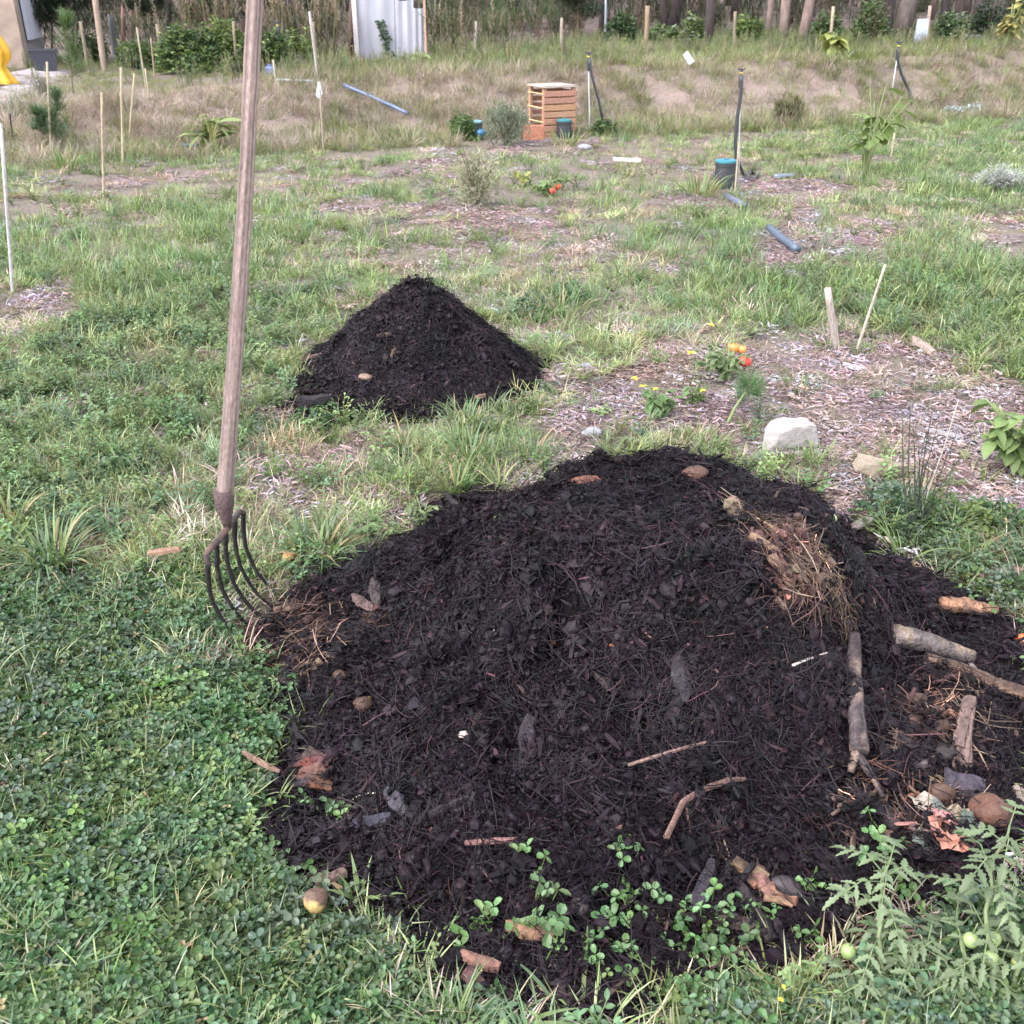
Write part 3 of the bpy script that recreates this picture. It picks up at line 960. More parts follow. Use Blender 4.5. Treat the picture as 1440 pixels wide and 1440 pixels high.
    T = pal(r, n, [(0.058, 0.110, 0.044), (0.078, 0.130, 0.054), (0.078, 0.12, 0.07), (0.10, 0.15, 0.05)], [4, 4, 2.5, 2], 0.18) * (1 + 0.35 * lightp)[:, None]
    scatter('clover', C_CLOVER, np.stack([x, y, land(x, y) + big_h(x, y)[0] * 0.9 - 0.005], -1), yawrot(r, n, 0.12), r.uniform(0.62, 1.1, n) * np.where(y > 2.5, 1.15, 1), T, r.integers(0, 12, n), label='dense clover carpet around the large compost heap', cat='clover')
    # wood chip mulch
    x, y, r = candidates(8500, 0.9, 12.5, 106)
    cl, mu, gr, we, bk = cover(x, y)
    dens = np.clip(mu * 1.1 + 0.45 * np.clip(0.4 + fbm(x * 1.5, y * 1.5, 88, 2), 0, 1), 0, 1) * (1 - 0.93 * cl) * (1 - bk)
    m = (r.uniform(0, 1, len(x)) < dens) & (big_h(x, y, False)[1] < 0.6) & (small_h(x, y, False)[1] < 0.5)
    x, y = keep(m, x, y)
    n = len(x)
    T = pal(r, n, [(0.27, 0.215, 0.22), (0.29, 0.225, 0.2), (0.27, 0.25, 0.275), (0.14, 0.105, 0.1), (0.21, 0.155, 0.14)], [5, 2, 3, 2, 2.5], 0.18)
    hf = lambda a, b: land(a, b)
    S = r.uniform(0.5, 1.25, n) * (1 + 0.07 * np.clip(y - 2, 0, 20))
    scatter('wood_chip_mulch', C_CHIP, np.stack([x, y, land(x, y) + r.uniform(0.0, 0.006, n)], -1), surf_rot(x, y, hf, r, 0.06), S, T, r.integers(0, 12, n), label='pinkish grey wood chip mulch lying between the grass patches', cat='wood chips')
    # bank and far strip
    r = np.random.default_rng(107)
    n0 = 30000
    x = r.uniform(-11, 13, n0); y = bank_base(x) + r.uniform(-0.7, 9.5, n0) ** 1.0
    d = y - bank_base(x)
    pt = fbm(x * 0.9, y * 0.9, 73, 3)
    face = sstep(0.1, 0.4, d) * sstep(1.7, 1.2, d)
    dens = np.where(d < 3.2, np.clip(0.85 + 0.8 * pt, 0.25, 1) * (1 - face * np.clip(0.05 + 1.3 * fbm(x * 1.6, y * 1.6, 78, 3), 0, 0.8)), 0.62)
    m = (r.uniform(0, 1, n0) < dens) & ~inpoly(x, y, PATH) & clear(x, y)
    x, y, d, pt = keep(m, x, y, d, pt)
    n = len(x)
    green = np.clip(0.28 + 0.5 * fbm(x * 0.6 + 5, y * 0.6, 75, 2) + 0.55 * sstep(1.4, 3.0, d) + 0.1 * x / 6, 0.04, 0.85)
    D = pal(r, n, [(0.25, 0.21, 0.18), (0.30, 0.25, 0.22), (0.19, 0.165, 0.135), (0.2, 0.205, 0.135)], [4, 4, 2, 4], 0.2)
    T = pal(r, n, [(0.12, 0.15, 0.06), (0.17, 0.19, 0.08), (0.09, 0.125, 0.05)], [3, 3, 2], 0.2)
    T = np.where((r.uniform(0, 1, n) < green)[:, None], T, D)
    S = r.uniform(0.5, 1.05, n) * np.where(d > 2.2, 0.8, 0.85) * np.where((x < -3.0) & (d > 1.6), 0.45, 1.0)
    scatter('bank_grass', C_BANK, np.stack([x, y, land(x, y)], -1), yawrot(r, n, 0.25), S, T, r.integers(0, 6, n), label='dry wispy grass clothing the low bank', cat='grass')
    # lush far green on the right
    x, y, r = candidates(9000, 4.5, 16.0, 108)
    gr = np.maximum(soft(x, y, GREENF, 1.0), 0.5 * (fbm(x * 0.8, y * 0.8, 79, 2) > 0.1))
    m = (r.uniform(0, 1, len(x)) < gr * 0.8 + 0.05) & (y < bank_base(x) + 0.2) & (cover(x, y)[1] < 0.3) & (heap_mask(x, y) < 0.02) & clear(x, y)
    x, y = keep(m, x, y)
    n = len(x)
    T = pal(r, n, [(0.11, 0.17, 0.065), (0.15, 0.20, 0.085), (0.09, 0.155, 0.08)], [4, 3, 2], 0.18)
    scatter('far_grass', C_FAR, np.stack([x, y, land(x, y)], -1), yawrot(r, n), r.uniform(0.55, 1.0, n), T, r.integers(0, 6, n), label='lush green grass in front of the bank', cat='grass')
field_cover()

# ---------------------------------------------------------------- the two compost heaps
def heap(name, label, hfun, poly, step, nfib, seed, straw=None, nbark=2100):
    P0 = np.array(poly)
    cx, cy = P0.mean(0)
    root = thing(name, label, 'compost heap', (cx, cy, float(land(np.array(cx), np.array(cy)))))
    x0, y0 = P0.min(0) - 0.12; x1, y1 = P0.max(0) + 0.12
    xs = np.arange(x0, x1, step); ys = np.arange(y0, y1, step)
    X, Y = np.meshgrid(xs, ys)
    H, m = hfun(X, Y)
    Z = land(X, Y) + H - 0.015 * (1 - sstep(0, 0.25, m))
    nx = len(xs)
    V = np.stack([X, Y, Z], -1).reshape(-1, 3) - np.array(root['o_'])
    mk = (m > 0.004)
    fm = mk[:-1, :-1] & mk[1:, :-1] & mk[:-1, 1:] & mk[1:, 1:]
    jj, ii = np.nonzero(fm)
    a = jj * nx + ii
    F = np.stack([a, a + 1, a + 1 + nx, a + nx], -1)
    used = np.unique(F)
    remap = -np.ones(len(V), int); remap[used] = np.arange(len(used))
    me = bpy.data.meshes.new('soil')
    me.from_pydata(V[used].tolist(), [], remap[F].tolist())
    me.polygons.foreach_set('use_smooth', [True] * len(me.polygons))
    me.materials.append(M_SOIL)
    so = bpy.data.objects.new('soil', me); COL.objects.link(so); so.parent = root
    r = np.random.default_rng(seed)
    x = r.uniform(x0, x1, nfib * 2); y = r.uniform(y0, y1, nfib * 2)
    h, m = hfun(x, y)
    k = (r.uniform(0, 1, len(x)) < sstep(0.05, 0.5, m)) & (np.hypot(x - HOLE[0], y - HOLE[1]) > 0.052)
    x, y, h, m = keep(k, x, y, h, m)
    x, y, h, m = x[:nfib], y[:nfib], h[:nfib], m[:nfib]
    n = len(x)
    hf = lambda p, q: land(p, q) + hfun(p, q)[0]
    T = pal(r, n, [(0.0082, 0.0050, 0.0072), (0.0125, 0.0074, 0.0092), (0.0046, 0.0030, 0.0046)], [5, 2, 3], 0.25)
    if straw is not None:
        f = straw(x, y)
        w = r.uniform(0, 1, n) < f
        T = np.where(w[:, None], pal(r, n, [(0.085, 0.050, 0.038), (0.05, 0.030, 0.025), (0.12, 0.08, 0.055)], [3, 3, 1], 0.25), T)
    z = land(x, y) + h
    scatter('straw_fibres', C_FIBRE, np.stack([x, y, z - 0.001], -1), surf_rot(x, y, hf, r, 0.16, align=1.1), r.uniform(0.75, 1.35, n), T, r.integers(0, 14, n), parent=root)
    # larger dark bark bits, mostly towards the foot
    x = r.uniform(x0, x1, 9000); y = r.uniform(y0, y1, 9000)
    h, m = hfun(x, y, False)
    k = (r.uniform(0, 1, len(x)) < np.where(x > 0.62, 0.95, np.where(h < 0.12, 0.5, 0.2))) & (m > 0.3) & (np.hypot(x - HOLE[0], y - HOLE[1]) > 0.052)
    x, y = keep(k, x, y); x, y = x[:nbark], y[:nbark]; n = len(x)
    T = pal(r, n, [(0.0082, 0.0056, 0.0074), (0.015, 0.0095, 0.0105), (0.03, 0.0172, 0.016), (0.06, 0.037, 0.03)], [5, 4, 2.2, 0.7], 0.25)
    w = (x > 0.6) & (r.uniform(0, 1, n) < 0.45)
    T = np.where(w[:, None], pal(r, n, [(0.05, 0.03, 0.026), (0.09, 0.058, 0.046), (0.03, 0.02, 0.02)], [3, 1.5, 3], 0.25), T)
    scatter('bark_bits', C_BITS, np.stack([x, y, land(x, y) + hfun(x, y)[0] + 0.006], -1), surf_rot(x, y, hf, r, 0.3), r.uniform(0.4, 1.0, n) * np.where(y < 1.4, 1.35, 1.0), T, r.integers(0, 10, n), parent=root)
    if straw is not None:
        x = r.uniform(x0, x1, 9000); y = r.uniform(y0, y1, 9000)
        k = r.uniform(0, 1, len(x)) < straw(x, y) ** 1.4 * 0.42
        x, y = keep(k, x, y); n = len(x)
        T = pal(r, n, [(0.12, 0.073, 0.052), (0.075, 0.043, 0.034), (0.17, 0.115, 0.08)], [4, 2, 1.5], 0.2)
        scatter('loose_straw', C_STRAW, np.stack([x, y, land(x, y) + hfun(x, y)[0] + 0.004], -1), surf_rot(x, y, hf, r, 0.15, align=1.8), r.uniform(0.7, 1.1, n), T, r.integers(0, 6, n), parent=root)
    return root

C_BITS = proto_collection('bark_bit', [chip_shape(U(0.018, 0.06), U(0.004, 0.013), U(0.003, 0.008)).mesh('bark_bit', M_FIBRE_I) for _ in range(10)])
random.seed(21)
def straw_zone(x, y):
    a = sstep(0.03, -0.12, sdpoly(x, y, gpoly_h([(1030, 715), (1090, 700), (1150, 780), (1200, 880), (1150, 930), (1080, 900), (1090, 840), (1040, 790)])))
    b = 0.3 * sstep(0.0, -0.2, sdpoly(x, y, gpoly_h([(1150, 1000), (1300, 930), (1440, 940), (1440, 1200), (1250, 1250), (1150, 1150)])))
    c = 0.4 * sstep(0.03, -0.05, sdpoly(x, y, gpoly_h([(360, 880), (440, 840), (540, 870), (480, 920), (430, 960), (390, 930)])))
    return np.clip(np.maximum(np.maximum(a * 0.9, b), c), 0, 1)
def gpoly_h(pts):
    return [tuple(onland(px, py)[:2]) for px, py in pts]
big = heap('compost_heap', 'large heap of dark fibrous compost beside the fork', big_h, BIG, 0.0085, 3400, 201, straw_zone)
small = heap('compost_heap', 'small conical heap of black compost farther back in the grass', small_h, SMALL, 0.009, 750, 202, None, 120)

# ---------------------------------------------------------------- helpers for single things
LIFT = 0.016
def rvec(k=1.0): return Vector((U(-1, 1), U(-1, 1), U(-1, 1))) * k
def V3(p): return Vector([float(q) for q in p])
def vary(mb, amp=0.3, f=40.0, blotch=None, thr=0.15):
    A = np.array(mb.v); s = random.randint(0, 999)
    nz = fbm(A[:, 0] * f, A[:, 1] * f, s, 2, A[:, 2] * f)
    C = np.array(mb.c).reshape(-1, 3) * (1 + amp * nz)[:, None]
    if blotch is not None:
        n2 = fbm(A[:, 0] * f * .6 + 3, A[:, 1] * f * .6, s + 50, 2, A[:, 2] * f * .6)
        w = sstep(thr, thr + 0.2, n2)[:, None]
        C = C * (1 - w) + np.array(blotch)[None] * w
    mb.c = [tuple(q) for q in np.clip(C, 0.002, 0.95)]
    return mb
def single(name, label, cat, mb, mat, origin, smooth=True, group=None):
    o = mb.build(name, mat, None, origin, smooth)
    return tag(o, label, cat, group)
def dense(pts, n, wob=0.0):
    P = [V3(p) for p in pts]; out = []
    for i in range(len(P) - 1):
        for k in range(n):
            out.append(P[i].lerp(P[i + 1], k / n) + (rvec(wob) if (i or k) else Vector((0, 0, 0))))
    out.append(P[-1]); return out

def stick(name, label, cat, px, rpx, col, mat=None, col2=None, branches=(), lift=0.7, n=14, sub=5, jit=0.05, wob=0.1, blotch=None, knots=0.06, streak=0.4):
    mat = mat or M_BARK
    pts = [onland(*p) for p in px]
    k = pxm(pts[0])
    if not hasattr(rpx, '__len__'): rpx = [rpx] * len(pts)
    P = [V3(p) + Vector((0, 0, r * k * lift + LIFT)) for p, r in zip(pts, rpx)]
    path = dense(P, sub, rpx[0] * k * wob)
    rr = [float(np.interp(i / (len(path) - 1), np.linspace(0, 1, len(rpx)), rpx)) * k * (1 + U(-knots, knots)) for i in range(len(path))]
    mb = MB(); mb.tube(path, rr, n, col, jit, True, col2, streak, 0.09)
    for bpx, br in branches:
        bp = [V3(onland(*p)) + Vector((0, 0, br * k * lift + LIFT)) for p in bpx]
        mb.tube(dense(bp, 3, br * k * wob), [br * k * (1 - 0.5 * i / (3 * (len(bp) - 1))) for i in range(3 * (len(bp) - 1) + 1)], 8, col, jit, streak=streak)
    vary(mb, 0.35, 45, blotch); mb.c = [tuple(q * .8 for q in c_) for c_ in mb.c]
    return single(name, label, cat, mb, mat, P[0])

def slab(name, label, cat, p0, p1, wpx, tpx, col, mat=None, tilt=0.0, lift=0.3, blotch=None, point=0.5):
    A, B = V3(onland(*p0)) + Vector((0, 0, LIFT)), V3(onland(*p1)) + Vector((0, 0, LIFT))
    k = pxm(A)
    d = B - A; L = d.length; d.normalize()
    up = Vector((0, 0, 1)); s = d.cross(up).normalized(); n = s.cross(d)
    n = (Matrix.Rotation(tilt, 3, d) @ n); s = d.cross(n)
    W, T = wpx * k, tpx * k
    m = 6; vs_, fs = [], []
    for i in range(m + 1):
        f = i / m
        w = W * 0.5 * (1 - point * abs(2 * f - 1) ** 2.5) * U(0.8, 1.1)
        c = A + d * L * f + n * (T * lift) + s * W * U(-.08, .08)
        j = lambda q: d * U(-.04, .04) * L + n * U(-.12, .12) * T
        vs_ += [c - s * w + j(0), c - s * w * .8 + n * T + j(0), c + n * T * U(1.0, 1.3) + j(0), c + s * w * .8 + n * T * U(.7, 1.1) + j(0), c + s * w + j(0)]
    for i in range(m):
        for q in range(5):
            a, b = i * 5 + q, i * 5 + (q + 1) % 5
            fs.append((a, b, b + 5, a + 5))
    fs += [(4, 3, 2, 1, 0), tuple(range(m * 5, m * 5 + 5))]
    mb = MB(); mb.add(vs_, fs, col); vary(mb, 0.35, 60, blotch); mb.c = [tuple(q * .8 for q in c_) for c_ in mb.c]
    return single(name, label, cat, mb, mat or M_BARK, A, False)

def lump(name, label, cat, px, rpx, col, amp=0.15, squash=0.85, mat=None, blotch=None, freq=1.6, sink=0.25, aspect=1.0, yaw=0.0, nu=14, nv=10, thr=0.15):
    A = V3(onland(*px)); k = pxm(A); r = rpx * k
    A = A + Vector((0, 0, LIFT * .6))
    mb = MB()
    mb.blob(A + Vector((0, 0, r * squash * (1 - sink * 2))), (r * aspect, r, r * squash), amp, col, nu, nv, Matrix.Rotation(yaw, 3, 'Z'), freq)
    vary(mb, 0.3, 1.2 / r, blotch, thr); mb.c = [tuple(q * .8 for q in c_) for c_ in mb.c]
    return single(name, label, cat, mb, mat or M_LUMP, A)

# ---------------------------------------------------------------- garden fork
random.seed(31)
def garden_fork():
    tips = [(338, 898), (353, 886), (367, 862), (379, 843), (391, 836)]
    T = [V3(onland(*t)) for t in tips]
    T = [T[0].lerp(T[4], k / 4) for k in range(5)]
    base = T[2].copy()
    f = thing('garden_fork', 'five-tined manure fork with long grey wooden handle stuck in the clover', 'fork', base)
    e0 = V3(atY(290, 786, T[0].y + 0.005)); e4 = V3(atY(340, 717, T[4].y + 0.005))
    cen = e0.lerp(e4, 0.52) + Vector((0.008, 0, 0.014))
    RU = (0.05, 0.036, 0.034)
    # crossbar: a bowed iron bar whose ends turn down into the outer tines
    ups = Vector((0, 0, 1))
    bar = [e0 + Vector((0.004, 0, -0.018)), e0 + Vector((0.0, 0.002, 0.006)), e0.lerp(e4, 0.12) + Vector((0.003, 0, 0.014)), e0.lerp(e4, 0.3) + Vector((0.004, 0, 0.008)), cen,
           e0.lerp(e4, 0.75) + Vector((0.004, 0, 0.008)), e0.lerp(e4, 0.93) + Vector((0, 0, 0.003)), e4 + Vector((0.003, 0, -0.010))]
    mb = MB(); mb.tube(dense(bar, 3), 0.0075, 8, RU, 0.05); vary(mb, 0.4, 60, (0.10, 0.06, 0.05))
    mb.build('crossbar', M_RUST, f, smooth=True)
    for k in range(5):
        a = e0.lerp(e4, k / 4) + Vector((0.003, 0, -0.008 if k in (0, 4) else 0.0))
        b = T[k]
        v = b - a
        pts = []
        for i in range(15):
            s = i / 14
            # nearly straight down at first, then sweeping forward to the tip
            x = v.x * (s ** 2.3 * 0.98 + s * 0.02) - 0.012 * math.sin(pi * s); z = v.z * (1 - (1 - s) ** 1.1)
            pts.append(a + Vector((x, v.y * s, z)) + rvec(0.0006))
        dirn = (pts[-1] - pts[-2]).normalized()
        pts.append(pts[-1] + dirn * 0.035)
        rad = [0.0062 - 0.0022 * (i / 15) for i in range(15)] + [0.0015]
        mb = MB(); mb.tube(pts, rad, 7, (0.010, 0.008, 0.009), 0.2); vary(mb, 0.5, 90, (0.03, 0.022, 0.02), 0.35)
        mb.build('tine', M_RUST, f, smooth=True)
    # socket and handle
    Y = cen.y
    s1 = V3(atY(313.5, 688, Y)); s0 = V3(atY(317, 722, Y))
    mb = MB()
    mb.tube([cen + Vector((-0.002, 0, -0.006)), s0.lerp(cen, 0.45), s0.lerp(s1, 0.15), s0.lerp(s1, 0.4), s1], [0.008, 0.0125, 0.0195, 0.0225, 0.0225], 16, (0.085, 0.055, 0.052), 0.02)
    vary(mb, 0.35, 50, (0.15, 0.10, 0.09), 0.2)
    mb.build('socket', M_RUST, f, smooth=True)
    h1 = V3(atY(357, 0, Y + 0.02)); h0 = s0.lerp(s1, 0.5)
    d = (h1 - h0); h1 = h0 + d * 1.12
    pts, rad, n = [], [], 26
    for i in range(n + 1):
        s = i / n
        bow = math.sin(pi * s) * 0.006
        pts.append(h0.lerp(h1, s) + Vector((bow + U(-.0006, .0006), U(-.0006, .0006), 0)))
        rad.append(0.0195 - 0.0048 * min(1, s * 1.4) + (0.001 if s > .75 else 0) + U(-.0003, .0003))
    mb = MB(); mb.tube(pts, rad, 30, (0.225, 0.165, 0.147), 0.012, streak=0.42); vary(mb, 0.18, 14)
    mb.build('handle', M_HANDLE, f, smooth=True)
garden_fork()

# ---------------------------------------------------------------- sticks, wood and waste lying on and round the big heap
random.seed(41)
def split_wood():
    A = V3(onland(1348, 1098)); k = pxm(A); mb = MB()
    for (p, q, w) in [((1357, 1000), (1338, 1090), 9), ((1362, 1003), (1352, 1098), 7), ((1352, 1006), (1358, 1096), 6), ((1360, 1000), (1345, 1060), 10)]:
        a, b = V3(onland(*p)) + Vector((0, 0, .03)), V3(onland(*q)) + Vector((0, 0, .012))
        mb.tube(dense([a, b], 6, .0015), [w * k * (1 + .1 * U(-1, 1)) for i in range(7)], 9, (0.17, 0.115, 0.10), 0.1, streak=.5, ridge=.3)
    vary(mb, 0.3, 60, (0.06, 0.04, 0.04))
    single('split_wood', 'split pale brown wood piece standing on end near the right edge', 'wood piece', mb, M_WOODV, A, False)
BR1, BR2, TAN, RED, BLK = (0.075, 0.05, 0.045), (0.13, 0.085, 0.065), (0.26, 0.17, 0.12), (0.10, 0.048, 0.04), (0.022, 0.018, 0.02)
stick('forked_stick', 'thick dark forked stick standing down the right side of the large heap', 'stick', [(1196, 915), (1196, 960), (1199, 1020), (1203, 1085)], [9, 10, 10, 12], (0.06, 0.046, 0.047), lift=1.9,
      branches=[([(1202, 1078), (1220, 1108), (1238, 1140)], 6), ([(1200, 1080), (1192, 1108)], 8)], blotch=(0.20, 0.14, 0.11))
stick('log', 'short grey-brown barked log on the right edge of the heap', 'log', [(1255, 912), (1300, 922), (1362, 940)], [15, 15, 11], (0.13, 0.105, 0.1), n=12, blotch=(0.24, 0.18, 0.13), lift=0.9)
stick('branch', 'long tan branch reaching out of frame below the grey log', 'branch', [(1298, 942), (1350, 960), (1400, 985), (1470, 1008)], [7, 8, 9, 10], (0.15, 0.095, 0.07), blotch=(0.24, 0.16, 0.11), lift=1.6)
split_wood()
stick('wood_chunk', 'orange-brown shaggy wood chunk at the back right edge of the heap', 'wood chunk', [(1318, 862), (1350, 866), (1398, 870)], [9, 11, 7], (0.26, 0.14, 0.085), blotch=(0.12, 0.07, 0.05), jit=0.25)
stick('twig', 'curved reddish-brown twig with a side shoot on the front slope', 'twig', [(935, 1196), (958, 1148), (985, 1130), (1020, 1117), (1046, 1110)], [4.5, 5, 5, 5, 3], (0.15, 0.085, 0.07), lift=2.6, branches=[([(964, 1150), (969, 1186)], 2.5)])
stick('twig', 'thin brown twig lying above the curved reddish one', 'twig', [(882, 1092), (940, 1075), (992, 1058)], [2.5, 3, 2], (0.15, 0.095, 0.08), lift=3.5)
stick('twig', 'thin black twig pair slanting down the front of the heap', 'twig', [(838, 1165), (870, 1200), (893, 1228)], [3.5, 3.5, 3], BLK, branches=[([(890, 1130), (900, 1180), (917, 1220)], 3)])
stick('stick', 'dark stick pointing down towards the clover at the front edge', 'stick', [(1040, 1258), (1062, 1295), (1082, 1335)], [6, 7, 8], (0.04, 0.03, 0.03))
stick('stick', 'black stick half buried below the forked stick', 'stick', [(1195, 1125), (1230, 1150), (1262, 1180)], [7, 9, 9], (0.035, 0.028, 0.03))
stick('stick', 'black bark stick on the left slope near the grass tussock', 'stick', [(625, 705), (640, 718), (655, 728)], [5, 5, 4], (0.03, 0.025, 0.027))
stick('stick', 'grey stick beside the rush stems at the back of the heap', 'stick', [(1198, 752), (1215, 746), (1226, 741)], [6, 7, 5], (0.25, 0.21, 0.2), blotch=(0.12, 0.09, 0.08))
stick('stick', 'dark stick on the flat right part of the heap', 'stick', [(1202, 790), (1216, 805), (1240, 835)], [8, 6, 3], (0.035, 0.03, 0.034))
stick('wood_block', 'light brown wood block in the straw on the upper right slope', 'wood block', [(1082, 796), (1112, 836)], [9, 8], (0.30, 0.185, 0.13), M_WOODV, n=7, jit=0.15, sub=5, wob=0.05)
stick('wood_block', 'tan wood splinter above the light brown block in the straw', 'wood block', [(1052, 768), (1094, 790)], [7, 6], (0.24, 0.155, 0.105), M_WOODV, jit=0.25)
stick('wood_peg', 'small peg of pale wood under the straw on the right slope', 'wood peg', [(1089, 852), (1107, 871)], [4.5, 4], (0.3, 0.22, 0.17), M_WOODV)
stick('straw_stem', 'long straw stem running down the right slope', 'straw', [(1060, 742), (1110, 770), (1150, 806)], [2, 2.4, 2], (0.25, 0.16, 0.1), lift=2.5)
stick('straw_stem', 'pale straw stem sticking out low on the right slope', 'straw', [(1112, 950), (1140, 938), (1161, 930)], [2, 1.6, 1.2], (0.5, 0.42, 0.38), lift=3)
slab('wood_chunk', 'pale torn wood chunk at the bottom front edge', 'wood chunk', (712, 1318), (785, 1334), 22, 14, (0.28, 0.16, 0.10), M_WOODV, blotch=(0.1, 0.06, 0.05))
slab('wood_chunk', 'reddish split wood lying at the lowest front edge', 'wood chunk', (648, 1358), (702, 1378), 20, 12, (0.20, 0.105, 0.08), M_WOODV, blotch=(0.09, 0.05, 0.04))
slab('wood_chunk', 'dark red block under the split wood at the lowest edge', 'wood chunk', (655, 1380), (676, 1408), 24, 14, (0.10, 0.055, 0.05), M_WOODV, point=0.2)
slab('slate_piece', 'flat dark grey shard on the left front of the heap', 'shard', (498, 1170), (550, 1160), 20, 5, (0.055, 0.052, 0.066), M_STONE, 0.35, point=0.15)
slab('bark_piece', 'upright black bark shard beside the flat grey one', 'bark', (545, 1122), (572, 1156), 24, 6, (0.045, 0.04, 0.048), tilt=0.5)
slab('bark_piece', 'long black bark strip on the middle left front', 'bark', (578, 1172), (660, 1135), 14, 8, (0.035, 0.028, 0.03), tilt=0.2)
slab('bark_piece', 'pointed dark bark plate in the middle of the heap face', 'bark', (948, 925), (962, 995), 30, 5, (0.036, 0.030, 0.034), tilt=-0.3, point=0.8)
slab('bark_piece', 'dark bark flake leaning left of the heap middle', 'bark', (745, 1018), (738, 1072), 26, 5, (0.034, 0.026, 0.030), tilt=0.3)
slab('bark_piece', 'blackish pointed bark slab near the pale torn root', 'bark', (1000, 1228), (975, 1300), 24, 9, (0.040, 0.032, 0.040), tilt=0.2)
slab('bark_piece', 'brown bark slab below the torn root at the front', 'bark', (1008, 1305), (1060, 1316), 22, 8, (0.06, 0.042, 0.038))
slab('bark_piece', 'narrow brown bark strip on the lower left slope', 'bark', (830, 955), (862, 985), 10, 5, (0.05, 0.036, 0.036))
slab('bark_piece', 'dusky lilac slab lying under the split wood on the right', 'bark', (1325, 1105), (1382, 1120), 36, 10, (0.055, 0.045, 0.058), tilt=0.5, point=0.2)
slab('bark_piece', 'reddish bark chip pair at the left rim of the heap', 'bark', (498, 850), (525, 870), 16, 6, (0.11, 0.07, 0.062))
slab('bark_piece', 'dark oval bark lump at the left rim of the heap', 'bark', (525, 832), (532, 862), 18, 10, (0.05, 0.036, 0.036), point=0.6)
slab('bark_piece', 'pink-red stalk lying across the lower left front', 'stalk', (655, 1198), (735, 1193), 8, 6, (0.22, 0.11, 0.10), point=0.2)
slab('bark_piece', 'brown wood offcut in the clover at the lower left edge', 'wood chip', (448, 1258), (490, 1240), 14, 10, (0.14, 0.09, 0.075), point=0.1)
slab('wood_chip', 'brown wood chip lying in the clover left of the fork', 'wood chip', (217, 818), (260, 812), 13, 5, (0.27, 0.165, 0.11), M_WOODV, lift=7.0, point=0.15)
slab('wood_chip', 'thin reddish splinter in the clover at the left edge', 'wood chip', (347, 1084), (397, 1112), 9, 4, (0.2, 0.12, 0.09), lift=5)
slab('wood_chip', 'tan chip lying by the clover right of the heap', 'wood chip', (1283, 800), (1296, 822), 10, 5, (0.32, 0.22, 0.15), M_WOODV)
slab('wood_chip', 'long pale weathered splinter at the right edge', 'wood chip', (1352, 935), (1392, 985), 10, 5, (0.3, 0.24, 0.22), M_WOODV)
slab('wood_chip', 'grey weathered splinter at the far right under the branch', 'wood chip', (1425, 1118), (1445, 1150), 18, 5, (0.28, 0.22, 0.18), M_WOODV)
slab('wood_chunk', 'orange bark chunk at the right edge beside the broad leaves', 'wood chunk', (1418, 662), (1452, 675), 18, 10, (0.32, 0.15, 0.08))
slab('wood_chunk', 'brown bark plate on the mulch right of the heap', 'wood chunk', (1372, 822), (1440, 812), 16, 6, (0.17, 0.115, 0.095))
slab('dead_leaf', 'curled reddish-brown leaf on top of the large heap', 'leaf', (803, 688), (843, 686), 16, 6, (0.15, 0.065, 0.045), tilt=0.7, point=0.7)
slab('wood_chip', 'flat grey-white chip in the mulch near the tan stone', 'wood chip', (1300, 612), (1352, 624), 10, 4, (0.3, 0.27, 0.27), M_WOODV)
slab('wood_chip', 'light grey chip on the mulch below the weathered stake', 'wood chip', (1185, 520), (1215, 528), 12, 4, (0.32, 0.29, 0.3), M_WOODV)
slab('wood_chip', 'pale brown wedge of wood right of the thin cane', 'wood chip', (1282, 485), (1312, 506), 14, 6, (0.33, 0.25, 0.21), M_WOODV)

def torn_wood():
    A = V3(onland(1075, 1260)); k = pxm(A)
    mb = MB()
    for (p, q, w) in [((1030, 1228), (1078, 1252), 22), ((1055, 1230), (1085, 1275), 26), ((1066, 1262), (1118, 1280), 20), ((1072, 1278), (1112, 1290), 12), ((1040, 1240), (1062, 1262), 18)]:
        a, b = V3(onland(*p)) + Vector((0, 0, U(.018, .03))), V3(onland(*q)) + Vector((0, 0, U(.018, .034)))
        mb.tube(dense([a, b], 4, 0.003), [w * k * .5 * (1 - .8 * abs(i / 4 - .4)) for i in range(5)], 6, (U(.22, .34), U(.14, .2), U(.09, .13)), 0.4)
    for p, q in [((1010, 1205), (1034, 1225)), ((1016, 1190), (1030, 1222)), ((1062, 1212), (1072, 1240))]:
        mb.tube(dense([V3(onland(*p)) + Vector((0, 0, .015)), V3(onland(*q)) + Vector((0, 0, .01))], 3, .002), 0.0015, 4, (.4, .3, .22))
    vary(mb, 0.4, 60, (0.06, 0.036, 0.03), 0.0); mb.c = [tuple(q_ * .62 for q_ in c_) for c_ in mb.c]
    single('torn_root', 'pale torn root chunk with splinters on the front of the heap', 'root', mb, M_WOODV, A, False)
    A = V3(onland(440, 1092)); k = pxm(A)
    mb = MB()
    for i in range(11):
        a = V3(onland(408 + U(0, 20), 1075 + i * 4.0)) + Vector((0, 0, .016 + i * .0005)); b = V3(onland(470 - U(0, 8), 1080 + i * 4.2)) + Vector((0, 0, .02))
        c = (a + b) / 2 + Vector((U(-.01, .01), 0, U(.002, .014)))
        mb.tube(dense([a, c, b], 3, .002), [U(4, 9) * k * (1 - .5 * abs(q / 3 - 1)) for q in range(7)], 5, (U(.07, .15), U(.035, .06), U(.03, .05)), 0.35)
    vary(mb, 0.4, 50, (0.035, 0.025, 0.028))
    single('rotten_bark', 'crumpled red-brown rotten bark at the left edge of the heap', 'bark', mb, M_BARK, A, False)
torn_wood()

